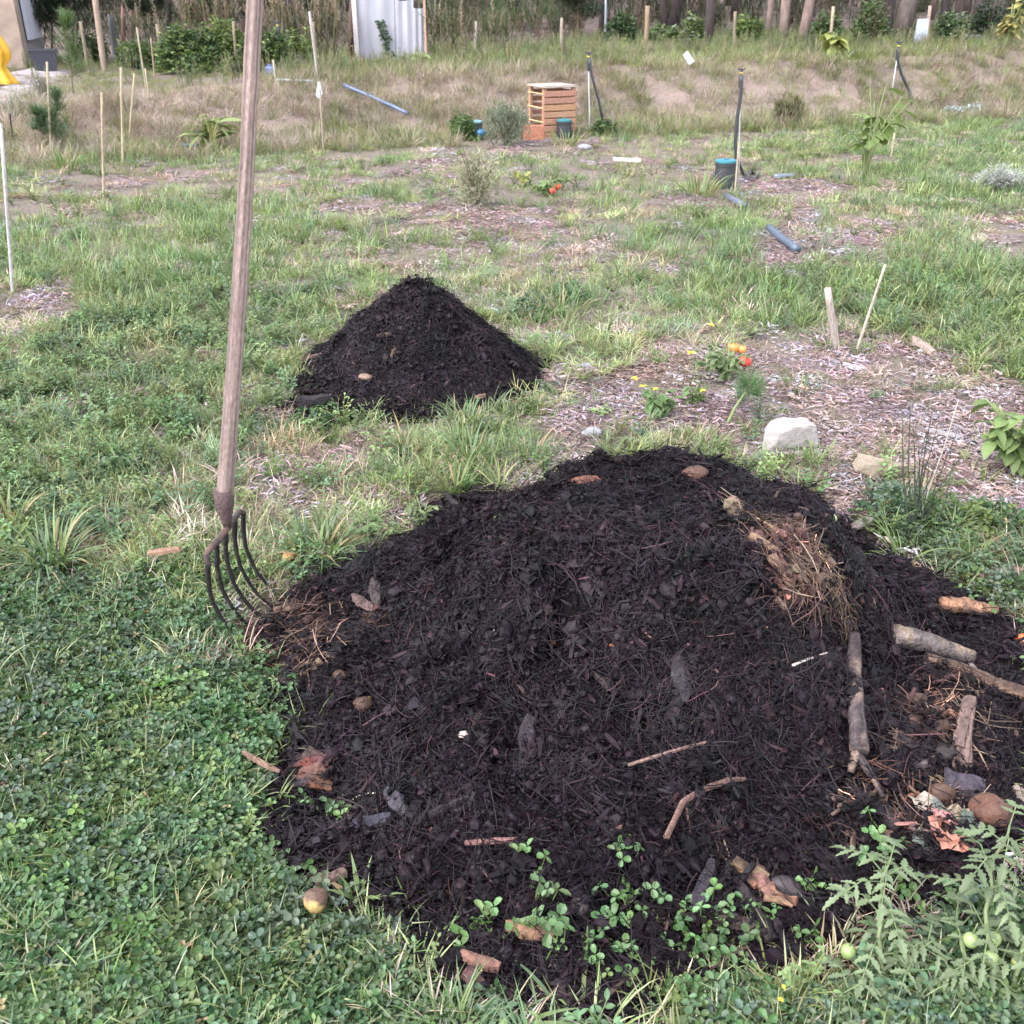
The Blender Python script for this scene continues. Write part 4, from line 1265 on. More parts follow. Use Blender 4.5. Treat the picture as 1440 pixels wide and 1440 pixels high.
YEL, POT = (0.28, 0.17, 0.05), (0.085, 0.046, 0.034)
lump('rotten_fruit', 'yellow mottled rotten fruit lying in the clover at lower left', 'fruit', (448, 1300), 18, (0.36, 0.25, 0.09), 0.2, 0.8, blotch=(0.10, 0.06, 0.04), sink=-0.9, thr=-0.05)
lump('rotten_fruit', 'yellow-brown rotten fruit sunk into the left slope', 'fruit', (512, 1003), 14, (.32, .2, .05), 0.4, 0.7, sink=0.0, blotch=(0.06, 0.03, 0.02), thr=-0.15)
lump('rotten_fruit', 'yellowish rotten fruit in the clover behind the fork tines', 'fruit', (409, 801), 10, (0.42, 0.25, 0.1), 0.15, 0.8, blotch=(0.17, 0.09, 0.05), sink=-0.4)
lump('potato', 'small brown potato on the left rim of the heap', 'potato', (478, 957), 10, (0.10, 0.055, 0.036), 0.35, 0.75, blotch=(0.04, 0.025, 0.02))
lump('potato', 'pinkish potato piece just above the small brown one', 'potato', (473, 928), 9, (0.20, 0.13, 0.10), 0.18, 0.7, aspect=1.4)
lump('potato', 'large round brown potato at the lower right edge', 'potato', (1388, 1155), 27, (.11, .052, .034), 0.35, 0.75, sink=0.2, blotch=(0.13, 0.07, 0.045))
lump('potato', 'brown potato half hidden behind the coloured scraps', 'potato', (1322, 1128), 19, (0.085, 0.045, 0.03), 0.35, 0.75, sink=0.2, blotch=(.03, .02, .016))
lump('tomato', 'orange tomato at the right edge of the frame on the heap', 'tomato', (1438, 912), 13, (0.55, 0.13, 0.04), 0.05, 0.9, M_PLASTIC, blotch=(0.6, 0.22, 0.05))
lump('soil_clod', 'brown clod on the summit of the large heap', 'clod', (977, 676), 13, (0.10, 0.05, 0.035), 0.4, 0.9, aspect=1.3)
lump('soil_clod', 'light pinkish clod at the top of the straw streak', 'clod', (1030, 714), 9, (0.28, 0.16, 0.12), 0.3, 0.9)
lump('husk', 'dark wrinkled oval husk beside the torn root', 'husk', (1102, 1258), 19, (0.055, 0.042, 0.044), 0.2, 0.7, aspect=1.2)
lump('soil_clod', 'grey lilac clod left of the standing split wood', 'clod', (1292, 1077), 17, (0.10, 0.08, 0.076), 0.5, 0.5)
lump('soil_clod', 'dark brown lump right of the grey lilac clod', 'clod', (1322, 1068), 18, (0.03, 0.021, 0.02), 0.5, 0.6)
lump('bark_piece', 'brown rounded wood lump at the front left of the heap bottom', 'wood piece', (813, 1282), 17, (0.075, 0.055, 0.052), 0.2, 0.7, aspect=0.8)
lump('olive', 'pale green olive-like fruit at the back right of the heap', 'fruit', (1167, 742), 8, (0.26, 0.34, 0.13), 0.08, 0.8, M_PLASTIC, sink=-0.2)
lump('pebble', 'pinkish pebble right of the dark stick on the flat heap edge', 'pebble', (1276, 826), 6, (0.35, 0.22, 0.19), 0.15, 0.7)
for lab, px, r_, c in (('orange peel crumb in the dark hollow of the heap', (778, 912), 5, (0.4, 0.13, 0.05)), ('orange peel crumb right of the dark hollow', (860, 916), 4, (0.45, 0.15, 0.06)),
                      ('orange peel crumb on the lower left slope', (626, 974), 5, (0.42, 0.16, 0.07)), ('pale eggshell crumb on the lower left front', (652, 1042), 7, (0.5, 0.4, 0.36)),
                      ('cream onion skin crumb near the white roots', (493, 1152), 5, (0.5, 0.32, 0.16)), ('yellow peel crumb at the bottom front', (616, 1318), 6, (0.5, 0.4, 0.08))):
    lump('food_scrap', lab, 'food scrap', px, r_, c, 0.4, 0.6, sink=-0.1, nu=8, nv=6)

def crumpled_scrap():
    A = V3(onland(1325, 1180)); k = pxm(A)
    o = thing('crumpled_wrapper', 'crumpled multicoloured paper scraps beside the large potato', 'paper scrap', A)
    cols = [((1308, 1150), 30, (0.5, 0.42, 0.33)), ((1332, 1188), 30, (0.55, 0.23, 0.15)), ((1360, 1178), 26, (0.42, 0.46, 0.38)), ((1298, 1192), 20, (0.34, 0.3, 0.22)), ((1345, 1160), 22, (0.36, 0.3, 0.2)), ((1325, 1165), 18, (0.5, 0.22, 0.2))]
    for px, r_, c in cols:
        P = V3(onland(*px)) + Vector((0, 0, 0.024)); mb = MB(); n = 7; vs_, fs = [], []
        ax = Matrix.Rotation(U(0, 6.28), 3, 'Z') @ Matrix.Rotation(U(-.6, .6), 3, 'X')
        for i in range(n):
            for j in range(n):
                q = Vector(((i / (n - 1) - .5) * 2 * r_ * k, (j / (n - 1) - .5) * 1.5 * r_ * k, U(-.006, .008)))
                vs_.append(P + ax @ q + rvec(.0015))
        for i in range(n - 1):
            for j in range(n - 1): fs.append((i * n + j, i * n + n + j, i * n + n + j + 1, i * n + j + 1))
        mb.add(vs_, fs, c); vary(mb, 0.35, 60, random.choice([(0.26, 0.10, 0.075), (0.24, 0.22, 0.2), (0.13, 0.16, 0.13)]), 0.0); mb.c = [tuple(q_ * .55 for q_ in c_) for c_ in mb.c]
        q = mb.build('scrap', M_PLAIN, o, smooth=False)
crumpled_scrap()

def roots(label, strokes, col):
    A = V3(onland(*strokes[0][0])); mb = MB()
    for s in strokes:
        mb.tube(dense([V3(onland(*p)) + Vector((0, 0, .012)) for p in s], 3, .0008), 0.0018, 5, col)
    single('white_root', label, 'root', mb, M_PLASTIC, A)
roots('white forked root on the left face of the heap', [[(697, 888), (692, 900), (687, 910), (696, 922)], [(692, 898), (700, 910)]], (0.55, 0.5, 0.42))
roots('pale curled shoots near the rotten bark', [[(490, 1140), (483, 1128), (484, 1118), (488, 1116)], [(492, 1140), (498, 1130), (512, 1124), (528, 1122)]], (0.55, 0.55, 0.4))
roots('thin pale root hanging in the middle of the heap', [[(903, 838), (897, 860), (888, 880)]], (0.45, 0.38, 0.33))

LIFT = 0.004
# chips on the small heap
slab('wood_chip', 'tan wood chip on the left shoulder of the small heap', 'wood chip', (424, 512), (454, 504), 9, 5, (0.15, 0.10, 0.078), M_WOODV)
slab('wood_chip', 'pale chip near the top of the small heap', 'wood chip', (531, 478), (550, 474), 6, 4, (0.14, 0.09, 0.066), M_WOODV)
slab('wood_chip', 'upright reddish chip in the middle of the small heap', 'wood chip', (553, 505), (558, 492), 8, 4, (0.15, 0.085, 0.062), M_WOODV)
lump('wood_chip', 'light brown lump low on the small heap', 'wood chip', (514, 533), 8, (0.2, 0.135, 0.1), 0.3, 0.6, aspect=1.3)
slab('wood_chip', 'brown chip at the front foot of the small heap', 'wood chip', (668, 563), (684, 560), 7, 4, (0.22, 0.13, 0.1), M_WOODV)
slab('bark_piece', 'black bark clod at the left foot of the small heap', 'bark', (420, 578), (470, 574), 18, 14, (0.022, 0.018, 0.021), point=0.5)

# ---------------------------------------------------------------- stones
def rock(name, label, px, rx, ry, rz, col, yaw, seed, planes):
    A = V3(onland(*px)); k = pxm(A)
    nu, nv = 40, 28
    mb = MB(); rx, ry, rz = rx * k, ry * k, rz * k
    mb.blob((0, 0, 0), (1, 1, 1), 0.0, col, nu, nv)
    P = np.array(mb.v); r = np.random.default_rng(seed)
    D = P.copy()
    t = np.full(len(P), 1.6)
    Ns = list(planes)
    for _ in range(7):
        v = r.normal(0, 1, 3); v /= np.linalg.norm(v); Ns.append((*v, r.uniform(0.82, 0.98)))
    for a, b, c, d in Ns:
        nn = np.array([a, b, c], float); nn /= np.linalg.norm(nn)
        dt = D @ nn
        t = np.where(dt > 1e-3, np.minimum(t, d / np.maximum(dt, 1e-3)), t)
    P = D * t[:, None]
    P *= (1 + 0.025 * fbm(D[:, 0] * 5, D[:, 1] * 5, seed, 3, D[:, 2] * 5))[:, None]
    P *= np.array([rx, ry, rz])
    c, s = math.cos(yaw), math.sin(yaw)
    P = np.stack([P[:, 0] * c - P[:, 1] * s, P[:, 0] * s + P[:, 1] * c, P[:, 2]], -1)
    P += np.array(A) + np.array([0, ry * 0.7, rz * 0.75])
    mb.v = [tuple(q) for q in P]
    vary(mb, 0.12, 12, (0.42, 0.33, 0.2), 0.32)
    o = single(name, label, 'stone', mb, M_STONE, A, False)
    return o
rock('stone', 'large white limestone block on the mulch behind the heap', (1112, 640), 43, 26, 27, (0.27, 0.243, 0.228), 0.28, 5, [(0, 0, 1, .8), (0, -1, .15, .75), (-1, -.2, .2, .8), (1, 0, .2, .85), (-.5, -.1, 1, .8)])
rock('stone', 'smaller flat tan stone right of the white block', (1232, 676), 31, 20, 17, (0.225, 0.185, 0.14), -0.2, 8, [(0, 0, 1, .7), (0, -1, .1, .8), (.6, -1, -.3, .8), (-1, 0, .4, .8)])
random.seed(45)
for lab, px, r_, c in (('grey pebble left of the green clump in the mulch', (824, 516), 7, (0.24, 0.235, 0.255)), ('flat pale grey stone in the mulch left of the tussock', (832, 612), 12, (0.27, 0.27, 0.285)),
                       ('white pebble beside the far end of the mulch', (1300, 497), 9, (0.34, 0.32, 0.32)), ('small white stone by the clover right of the heap', (1376, 672), 8, (0.5, 0.47, 0.42)),
                       ('lilac pebble in front of the broad-leaved plant', (1368, 704), 8, (0.42, 0.38, 0.42)), ('round white pebble behind the heap right shoulder', (1117, 681), 5, (0.55, 0.5, 0.5)),
                       ('pale stone at the far mulch before the pallet bin', (822, 210), 9, (0.25, 0.25, 0.285))):
    lump('pebble', lab, 'stone', px, r_, c, 0.25, 0.5, M_STONE, aspect=1.3, yaw=U(0, 3))

# ---------------------------------------------------------------- stakes, canes and posts
random.seed(51)
def post(name, label, cat, t, b, wpx, col, mat=None, n=8, group=None, taper=0.9, sink=0.15, jit=0.04):
    B = V3(onland(b[0], b[1], False)); T = V3(atY(t[0], t[1], B.y))
    k = pxm(B); r = wpx * k * 0.5
    d = (T - B).normalized()
    col = tuple(q * .63 for q in col)
    mb = MB()
    path = dense([B - d * sink, B, T], 4, r * 0.08)
    mb.tube(path, [r * (1 - (1 - taper) * i / (len(path) - 1)) for i in range(len(path))], n, col, jit)
    vary(mb, 0.2, 8)
    return single(name, label, cat, mb, mat or M_WOODV, B, True, group), B, T
PST = (0.30, 0.24, 0.18)
post('wooden_stake', 'thick weathered stake leaning in the mulch with a broken top', 'stake', (1164, 405), (1176, 492), 13, (0.5, 0.42, 0.37), jit=0.12, taper=0.75)
post('cane', 'thin white cane leaning right beside the weathered stake', 'cane', (1245, 372), (1203, 498), 4.5, (0.55, 0.47, 0.38))
post('cane', 'tall white cane at the left edge of the frame', 'cane', (1, 174), (18, 410), 5.5, (0.6, 0.56, 0.54))
post('cane', 'short straight cane in the grass at far left', 'cane', (143, 130), (146, 282), 4, (0.5, 0.4, 0.28))
post('cane', 'tall straight cane before the bank at left', 'cane', (170, 95), (173, 233), 3.5, (0.52, 0.43, 0.3))
post('cane', 'leaning cane crossing right of the tall straight one', 'cane', (189, 103), (181, 205), 3, (0.5, 0.4, 0.27))
post('cane', 'cane beside the small pine saplings at far left', 'cane', (66, 87), (72, 214), 3.2, (0.5, 0.42, 0.3))
post('cane', 'long thin cane on the terrace leaning left', 'cane', (192, 38), (206, 128), 2.6, (0.48, 0.4, 0.29))
post('cane', 'short cane on the bank edge right of the long thin one', 'cane', (204, 96), (210, 140), 2.4, (0.55, 0.46, 0.32))
post('fence_post', 'slim leaning post left of the thick pale one', 'post', (113, 30), (124, 95), 5.5, PST)
post('fence_post', 'thick pale debarked post rising out of frame at left', 'post', (131, -20), (147, 99), 9.5, (0.42, 0.32, 0.25))
post('fence_post', 'grey concrete-coloured round post near the left shrubs', 'post', (155, 20), (163, 78), 9.5, (0.2, 0.2, 0.2), M_STONE)
post('fence_post', 'upright pale post among the left shrubs', 'post', (221, 34), (229, 98), 5.5, PST)
post('cane', 'slim brown cane left of the upright pale post', 'cane', (212, 53), (218, 112), 2.6, (0.36, 0.27, 0.18))
post('fence_post', 'pale post just left of the fork handle', 'post', (328, 30), (334, 103), 4.6, PST)
post('cane', 'short tilted cane beside the pale post left of the handle', 'cane', (320, 62), (328, 100), 3, (0.42, 0.32, 0.2))
post('cane', 'short white peg right of the fork handle', 'cane', (384, 84), (388, 118), 2.6, (0.55, 0.5, 0.4))
post('sapling_stem', 'bare whitish sapling with a side twig right of the handle', 'sapling', (435, 16), (447, 112), 3.6, (0.5, 0.45, 0.42))
post('fence_post', 'pale post right behind the bare sapling', 'post', (440, 30), (447, 108), 4.5, PST)
post('fence_post', 'white post right of the metal sheet fence', 'post', (669, 30), (669, 78), 4.8, (0.5, 0.43, 0.38))
post('fence_post', 'pale post above the pallet bin', 'post', (790, 25), (789, 73), 4.4, (0.45, 0.37, 0.29))
post('fence_post', 'dead tan stump post in the weeds left of the trunks', 'post', (911, 8), (908, 68), 7, (0.4, 0.29, 0.19))
post('fence_post', 'pale post left of the two pink trunks', 'post', (1034, 16), (1032, 72), 4.6, PST)
post('fence_post', 'pale post behind the yellow-green plant', 'post', (1172, 9), (1166, 75), 4.6, (0.46, 0.36, 0.26))
post('fence_post', 'pinkish post beside the blue panel', 'post', (1308, 8), (1303, 64), 5, (0.45, 0.34, 0.28))
post('cane', 'thin cane in the lush grass at right', 'cane', (1258, 187), (1253, 222), 3, (0.5, 0.42, 0.3))
post('cane', 'straw cane in front of the right valve box', 'cane', (1039, 200), (1033, 278), 2.8, (0.5, 0.41, 0.28))
post('metal_pole', 'blue-grey metal pole in the weeds right of centre', 'pole', (852, -12), (851, 65), 3.4, (0.4, 0.43, 0.5), M_PLASTIC)
post('cane', 'dark stub stick standing at the left edge below the path', 'cane', (14, 160), (17, 190), 2.6, (0.05, 0.045, 0.045))
def tag_flag(label, corners, Y, col, dark=None):
    P = [V3(atY(px, py, Y + dy)) for (px, py, dy) in corners]
    mb = MB()
    n = (P[1] - P[0]).cross(P[-1] - P[0]).normalized() * 0.002
    m = len(P)
    vs_ = [p + n for p in P] + [p - n for p in P]
    fs = [tuple(range(m)), tuple(range(2 * m - 1, m - 1, -1))] + [(i, i + m, (i + 1) % m + m, (i + 1) % m) for i in range(m)]
    mb.add(vs_, fs, col)
    o = single('plant_tag', label, 'tag', mb, M_PLASTIC, P[0], False)
    return o
Bt = onland(453, 212, False)
tag_flag('white cloth flag hanging below the bare sapling', [(447, 114, 0), (450, 116, .01), (454, 132, .03), (447, 139, 0), (444, 134, -.02)], Bt[1] + 0.25, (0.5, 0.53, 0.55))
post('cane', 'thin twig cane standing before the bank under the white flag', 'cane', (450, 126), (455, 214), 2.4, (0.42, 0.34, 0.26))
Bt2 = onland(968, 100, False)
tag_flag('tilted white plastic tag on the bank left of the right sprinkler', [(960, 77, 0), (967, 71, 0), (977, 86, .02), (969, 92, .02)], Bt2[1] - 0.1, (0.45, 0.46, 0.51))
post('cane', 'thin wire holding the tilted white tag', 'cane', (966, 84), (962, 112), 1.2, (0.3, 0.28, 0.25))

# ---------------------------------------------------------------- pipes, sprinklers, valve boxes
random.seed(61)
def pipe(label, px, rpx, col, lift=1.0, name='pipe'):
    pts = [V3(onland(*p, False)) for p in px]; k = pxm(pts[0])
    pts = [p + Vector((0, 0, rpx * k * lift)) for p in pts]
    mb = MB(); mb.tube(dense(pts, 4), rpx * k, 12, col)
    return single(name, label, 'pipe', mb, M_PLASTIC, pts[0])
pipe('blue-grey plastic pipe offcut lying on the mulch', [(1081, 327), (1098, 342), (1120, 358)], 5.5, (0.06, 0.078, 0.11), 1.2)
pipe('short grey pipe offcut beside the valve box mulch', [(1020, 281), (1048, 296)], 4.5, (0.085, 0.092, 0.125), 1.2)
pipe('flat grey pipe piece on the mulch behind the right sprinkler', [(1088, 252), (1116, 251)], 3.5, (0.12, 0.14, 0.18))
pipe('light blue pipe running down the bank', [(484, 131), (520, 146), (555, 162), (574, 171)], 2.6, (0.075, 0.105, 0.17), 4, 'hose')
pipe('thin pale hose along the bank top right of the handle', [(390, 119), (440, 121)], 1.6, (0.4, 0.45, 0.5), 4, 'hose')
pipe('dark teal hose end lying before the bank at left', [(256, 212), (282, 213)], 2.5, (0.03, 0.11, 0.13), 3, 'hose')
pipe('black hose across the mulch at right', [(1128, 250), (1160, 249), (1180, 252)], 2, (0.03, 0.03, 0.035), 1.2, 'hose')
slab('board', 'white board lying in the grass right of centre', 'board', (862, 237), (900, 239), 10, 4, (0.42, 0.39, 0.35), M_WOODV, lift=2.5, point=0.0)

def sprinkler(label, topp, base, hose, lead, wpx=4.0):
    B = V3(onland(*base, False)); T = V3(atY(*topp, B.y)); k = pxm(B)
    o = thing('sprinkler_riser', label, 'sprinkler', B)
    mb = MB(); mb.tube(dense([B - Vector((0, 0, .1)), T - Vector((0, 0, .1))], 3), 0.8 * k, 6, (0.45, 0.47, 0.5)); mb.build('rod', M_PLASTIC, o, smooth=True)
    P = [V3(atY(px, py, B.y - 0.03)) for px, py in hose] + [V3(onland(px, py, False)) + Vector((0, 0, .02)) for px, py in lead]
    mb = MB(); mb.tube(dense(P, 3), wpx * 0.5 * k, 7, (0.025, 0.025, 0.03)); mb.build('hose', M_PLASTIC, o, smooth=True)
    mb = MB()
    d = Vector((0, 0, 1))
    mb.tube([T - d * 22 * k, T - d * 21.9 * k, T - d * 8 * k, T - d * 7.9 * k, T], [1.6 * k, 2.6 * k, 2.6 * k, 1.8 * k, 1.8 * k], 8, (0.03, 0.03, 0.035))
    mb.tube([T - d * 4.6 * k, T - d * 3.2 * k], 2.1 * k, 8, (0.45, 0.38, 0.05))
    mb.tube([T + Vector((-4.5 * k, 0, 2.2 * k)), T + Vector((-3 * k, 0, 0)), T + d * 0.5 * k, T + Vector((3 * k, 0, 0)), T + Vector((4.5 * k, 0, 2.2 * k))], 1.1 * k, 6, (0.03, 0.03, 0.035))
    mb.build('sprinkler_head', M_PLASTIC, o, smooth=False)
sprinkler('black sprinkler riser right of the pallet bin', (828, 75), (830, 184), [(829, 82), (832, 105), (842, 140), (847, 165)], [(844, 182), (830, 186), (818, 185), (816, 195)])
sprinkler('tall black sprinkler riser beside the right valve box', (1043, 98), (1040, 262), [(1043, 106), (1042, 130), (1037, 165), (1034, 200), (1036, 225)], [(1046, 250), (1058, 256), (1066, 248), (1056, 244), (1048, 254)], 5.0)
sprinkler('black sprinkler riser on the bank at far right', (1265, 60), (1254, 130), [(1264, 68), (1263, 85), (1268, 105), (1279, 128)], [(1281, 145), (1274, 157)])
sprinkler('slim black sprinkler riser among the left shrubs', (390, 31), (396, 100), [(391, 36), (392, 60), (397, 85)], [(398, 100)], 3.5)

def valve_box(label, px, w, h, lid):
    B = V3(onland(*px, False)); k = pxm(B)
    o = thing('valve_box', label, 'valve box', B)
    r = w * k / 2; H = h * k
    prof = [(r * 1.15, -0.03), (r * 1.12, 0.0), (r * 1.0, H * .85), (r * 1.08, H * .86), (r * 1.08, H)]
    mb = MB(); mb.tube([B + Vector((0, 0, z)) for _, z in prof], [q for q, _ in prof], 20, (0.022, 0.026, 0.03)); mb.build('body', M_PLASTIC, o)
    mb = MB(); mb.tube([B + Vector((0, 0, H + .002)), B + Vector((0, 0, H + .018)), B + Vector((0, 0, H + .022))], [r * 1.05, r * 1.05, r * .9], 20, lid)
    ld = mb.build('lid', M_PLASTIC, o)
    mb = MB(); mb.box(B + Vector((0, 0, H + .027)), (r * .5, r * .16, .009), None, lid, 0, .002); mb.build('grip', M_PLASTIC, ld, o['o_'])
    return o
valve_box('round valve box with teal lid beside the tall sprinkler', (1018, 264), 28, 34, (0.03, 0.16, 0.2))
valve_box('round valve box with teal lid in front of the pallet bin', (793, 195), 20, 23, (0.04, 0.17, 0.19))
valve_box('round valve box with pale teal lid by the grey-green bush', (671, 196), 15, 22, (0.15, 0.27, 0.3))
lump('ball_valve', 'bright blue plastic valve fitting at the foot of the pale-lidded box', 'valve', (677, 198), 6, (0.015, 0.11, 0.25), 0.15, 0.8, M_PLASTIC, aspect=1.3, sink=-0.6)
mbx = MB(); Bx = V3(onland(381, 108, False)); mbx.box(Bx + Vector((0, 0, .06)), (.12, .12, .12), None, (0.09, 0.12, 0.28), bev=.015); mbx.tube([Bx + Vector((0, 0, .12)), Bx + Vector((0, 0, .145))], .035, 10, (0.09, 0.12, 0.28))
single('blue_container', 'small dark blue container in the grass right of the handle', 'container', mbx, M_PLASTIC, Bx, False)
mbx = MB(); Bx = V3(onland(194, 96, False)); mbx.box(Bx + Vector((0, 0, .13)), (.1, .1, .26), Matrix.Rotation(.2, 3, 'Y'), (0.03, 0.05, 0.16), bev=.03)
single('blue_bottle', 'dark blue container propped among the left shrubs', 'container', mbx, M_PLASTIC, Bx, False)

# ---------------------------------------------------------------- pallet bin
random.seed(71)
def pallet_bin():
    B = V3(onland(776, 195, False)); k = pxm(B)
    o = thing('pallet_bin', 'small slatted pallet-wood bin with a flat lid before the bank', 'wooden bin', B)
    W, Dp, H = 0.39, 0.38, 66 * k
    R = Matrix.Rotation(math.radians(24), 3, 'Z')
    O = B + Vector((-0.0, 0.18, 0))
    def put(name, c, s, col):
        mb = MB(); mb.box(O + R @ Vector(c), s, R, col, 0.03, 0.004); vary(mb, 0.15, 5); return mb.build(name, M_PALLET, o)
    wc = lambda: (U(.27, .34), U(.15, .185), U(.10, .125))
    for sx in (-1, 1):
        for sy in (-1, 1):
            put('corner_post', (sx * (W / 2 - .02), sy * (Dp / 2 - .02), H / 2), (.04, .04, H), wc())
    for i in range(7):
        z = .035 + i * (H - .05) / 6.6
        put('slat', (0, -Dp / 2 - .009, z), (W, .016, .058), wc())
        put('slat', (0, Dp / 2 + .009, z), (W, .016, .048), wc())
        put('slat', (W / 2 + .009, 0, z), (.016, Dp, .05), wc())
        if i % 2 == 0: put('slat', (-W / 2 - .006, 0, z), (.008, Dp, .012), (.5, .36, .2))
    put('lid', (0, 0, H + .012), (W + .04, Dp + .04, .02), (.32, .27, .23))
    return o
pallet_bin()
P0 = V3(onland(748, 197, False))
mbx = MB(); mbx.box(P0 + Vector((0.02, 0, .07)), (.22, .03, .16), Matrix.Rotation(-.15, 3, 'Z'), (0.3, 0.13, 0.085), 0.06, 0.006)
single('terracotta_tile', 'terracotta tile leaning at the left foot of the pallet bin', 'tile', mbx, M_STONE, P0, False)

# ---------------------------------------------------------------- metal sheet fence
def sheet_fence():
    B = V3(onland(550, 92, False)); Y = B.y; k = pxm(B)
    o = thing('sheet_fence', 'screen of weathered white metal sheets standing on the bank', 'sheet fence', B)
    def panel(x0, x1, ytop, y0, skew, cut=None):
        a0 = V3(atY(x0, 96, Y + y0)); a1 = V3(atY(x1, 96, Y + y0 + skew)); t0 = V3(atY(x0 - 1, ytop, Y + y0)); t1 = V3(atY(x1 - 2, ytop, Y + y0 + skew))
        n, m = 34, 8; vs_, fs = [], []
        for lay in (0, 1):
            for j in range(m + 1):
                for i in range(n + 1):
                    u, v = i / n, j / m
                    p = a0.lerp(a1, u).lerp(t0.lerp(t1, u), v)
                    w = 0.012 * math.cos(u * 2 * pi * 2.2) + .004 * math.sin(v * 5 + u * 3)
                    if cut and j == m: p = p - Vector((0, 0, cut * math.sin(pi * u) ** .7))
                    vs_.append(p + Vector((0, w + lay * .004, 0)))
        c = (n + 1) * (m + 1)
        for j in range(m):
            for i in range(n):
                a = j * (n + 1) + i
                fs += [(a, a + 1, a + n + 2, a + n + 1), (a + c, a + n + 1 + c, a + n + 2 + c, a + 1 + c)]
        mb = MB(); mb.add(vs_, fs, (0.29, 0.29, 0.325)); vary(mb, 0.14, 4, (0.22, 0.21, 0.225), 0.2)
        mb.build('panel', M_SHEET, o, smooth=True)
    panel(501, 556, -12, 0, 0.02); panel(554, 583, -4, 0.03, 0.02, 0.05); panel(581, 599, 10, 0.02, 0.03, 0.02)
    for (x, w, c, yt) in ((501, 6, (.55, .5, .5), -14), (599, 3, (.36, .24, .17), -14)):
        a, t = V3(atY(x, 97, Y - .03)), V3(atY(x - 2, yt, Y - .03)); mb = MB()
        mb.box((a + t) / 2, (w * k, .04, (t - a).length), None, c, 0, .003); mb.build('post', M_WOODV, o)
    return Y
YF = sheet_fence()
def creeper():
    P = [V3(atY(px, py, YF - 0.04)) for px, py in ((550, 88), (546, 70), (543, 55), (538, 42), (535, 31))]
    o = thing('creeper', 'small dark creeper climbing the metal sheets', 'creeper', P[0])
    mb = MB(); mb.tube(dense(P, 3, .006), .004, 5, (.1, .08, .05)); mb.build('stem', M_LEAF, o)
    mb = MB()
    for p in dense(P, 12):
        for _ in range(2):
            g = U(.5, 1.2); mb.leaf(p + rvec(.05) * 1.0, (U(-1, 1), U(-.6, 0), U(-.6, .5)), .05, .04, (0, -1, .3), .3, (.035 * g, .06 * g, .03 * g))
    mb.build('foliage', M_LEAF, o)
creeper()

# ---------------------------------------------------------------- house corner, cover, crate, path
random.seed(81)
def prism(mb, base, z0, z1, col):
    n = len(base)
    mb.add([(p[0], p[1], z0) for p in base] + [(p[0], p[1], z1) for p in base], [tuple(range(n - 1, -1, -1)), tuple(range(n, 2 * n))] + [(i, (i + 1) % n, (i + 1) % n + n, i + n) for i in range(n)], col)
def house():
    B = V3(onland(38, 97, False)); z0 = B.z - .3; H = 3.2
    o = thing('house', 'stone house corner with a white shutter at the upper left edge', 'house', B)
    C = Vector((B.x, B.y)); e3 = atY(63, 60, B.y + 3.0); E = Vector((e3[0], e3[1])); s_ = (E - C); sn = s_.normalized(); f = Vector((-sn.y, sn.x))
    q = 0.45
    mb = MB(); prism(mb, [C, C + f * 5, C + f * 5 + sn * q, C + sn * q], z0, z0 + H, (.46, .36, .29)); mb.build('stone_wall', M_HOUSE, o)
    mb = MB(); prism(mb, [C + sn * q + f * .02, C + sn * q + f * 5, E + f * 5, E + f * .02], z0, z0 + H - .01, (.25, .235, .24)); gw = mb.build('grey_wall', M_STONE, o)
    a, b = C + sn * .75, C + sn * 2.5; zb = V3(atY(48, 54, B.y + 1.5)).z
    mb = MB(); prism(mb, [a, a - f * .05, b - f * .05, b], zb, z0 + H - .4, (.46, .46, .53)); mb.build('shutter', M_PLAIN, gw, o['o_'])
    m = (C + E) / 2 + f * 2.5
    mb = MB(); mb.box((m.x, m.y, z0 + H + .12), (5.8, s_.length + .8, .2), Matrix.Rotation(math.atan2(-sn.x, sn.y), 3, 'Z') @ Matrix.Rotation(.06, 3, 'X'), (.3, .15, .1), 0, .02); mb.build('roof', M_STONE, o)
M_HOUSE = solidmat('house_stone', rough=0.9, spec=0.15, grain=0.25, scale=4, bump=0.8, bscale=5, col=(0.34, 0.26, 0.21), col2=(0.24, 0.18, 0.15))
house()
def cover_cloth():
    B = V3(onland(4, 122, False)); k = pxm(B)
    o = thing('cover_sheet', 'folded bright yellow cover standing at the upper left edge', 'yellow cover', B)
    mb = MB(); n = 48; vs_, fs = [], []
    prof = [(0, 22), (6, 21), (14, 16), (24, 12), (34, 20), (44, 21), (56, 16), (70, 9), (84, 4), (92, 1)]
    for j, (h, r) in enumerate(prof):
        for i in range(n):
            a = 2 * pi * i / n
            rr = r * k * (1 + .16 * math.sin(a * 7 + j * .3) + .07 * math.sin(a * 13 + j))
            vs_.append(B + Vector((-3 * k + math.cos(a) * rr, math.sin(a) * rr * .8, h * k + .02)))
    for j in range(len(prof) - 1):
        for i in range(n):
            a, b = j * n + i, j * n + (i + 1) % n; fs.append((a, b, b + n, a + n))
    mb.add(vs_, fs, (.55, .3, .02)); mb.build('cloth', M_PLAIN, o, smooth=True)
    mb = MB(); mb.tube([B + Vector((-3 * k, 0, 0)), B + Vector((-3 * k, 0, .03)), B + Vector((-3 * k, 0, .05))], [24 * k, 24 * k, 4 * k], 16, (.04, .04, .045)); mb.build('foot', M_PLASTIC, o)
cover_cloth()
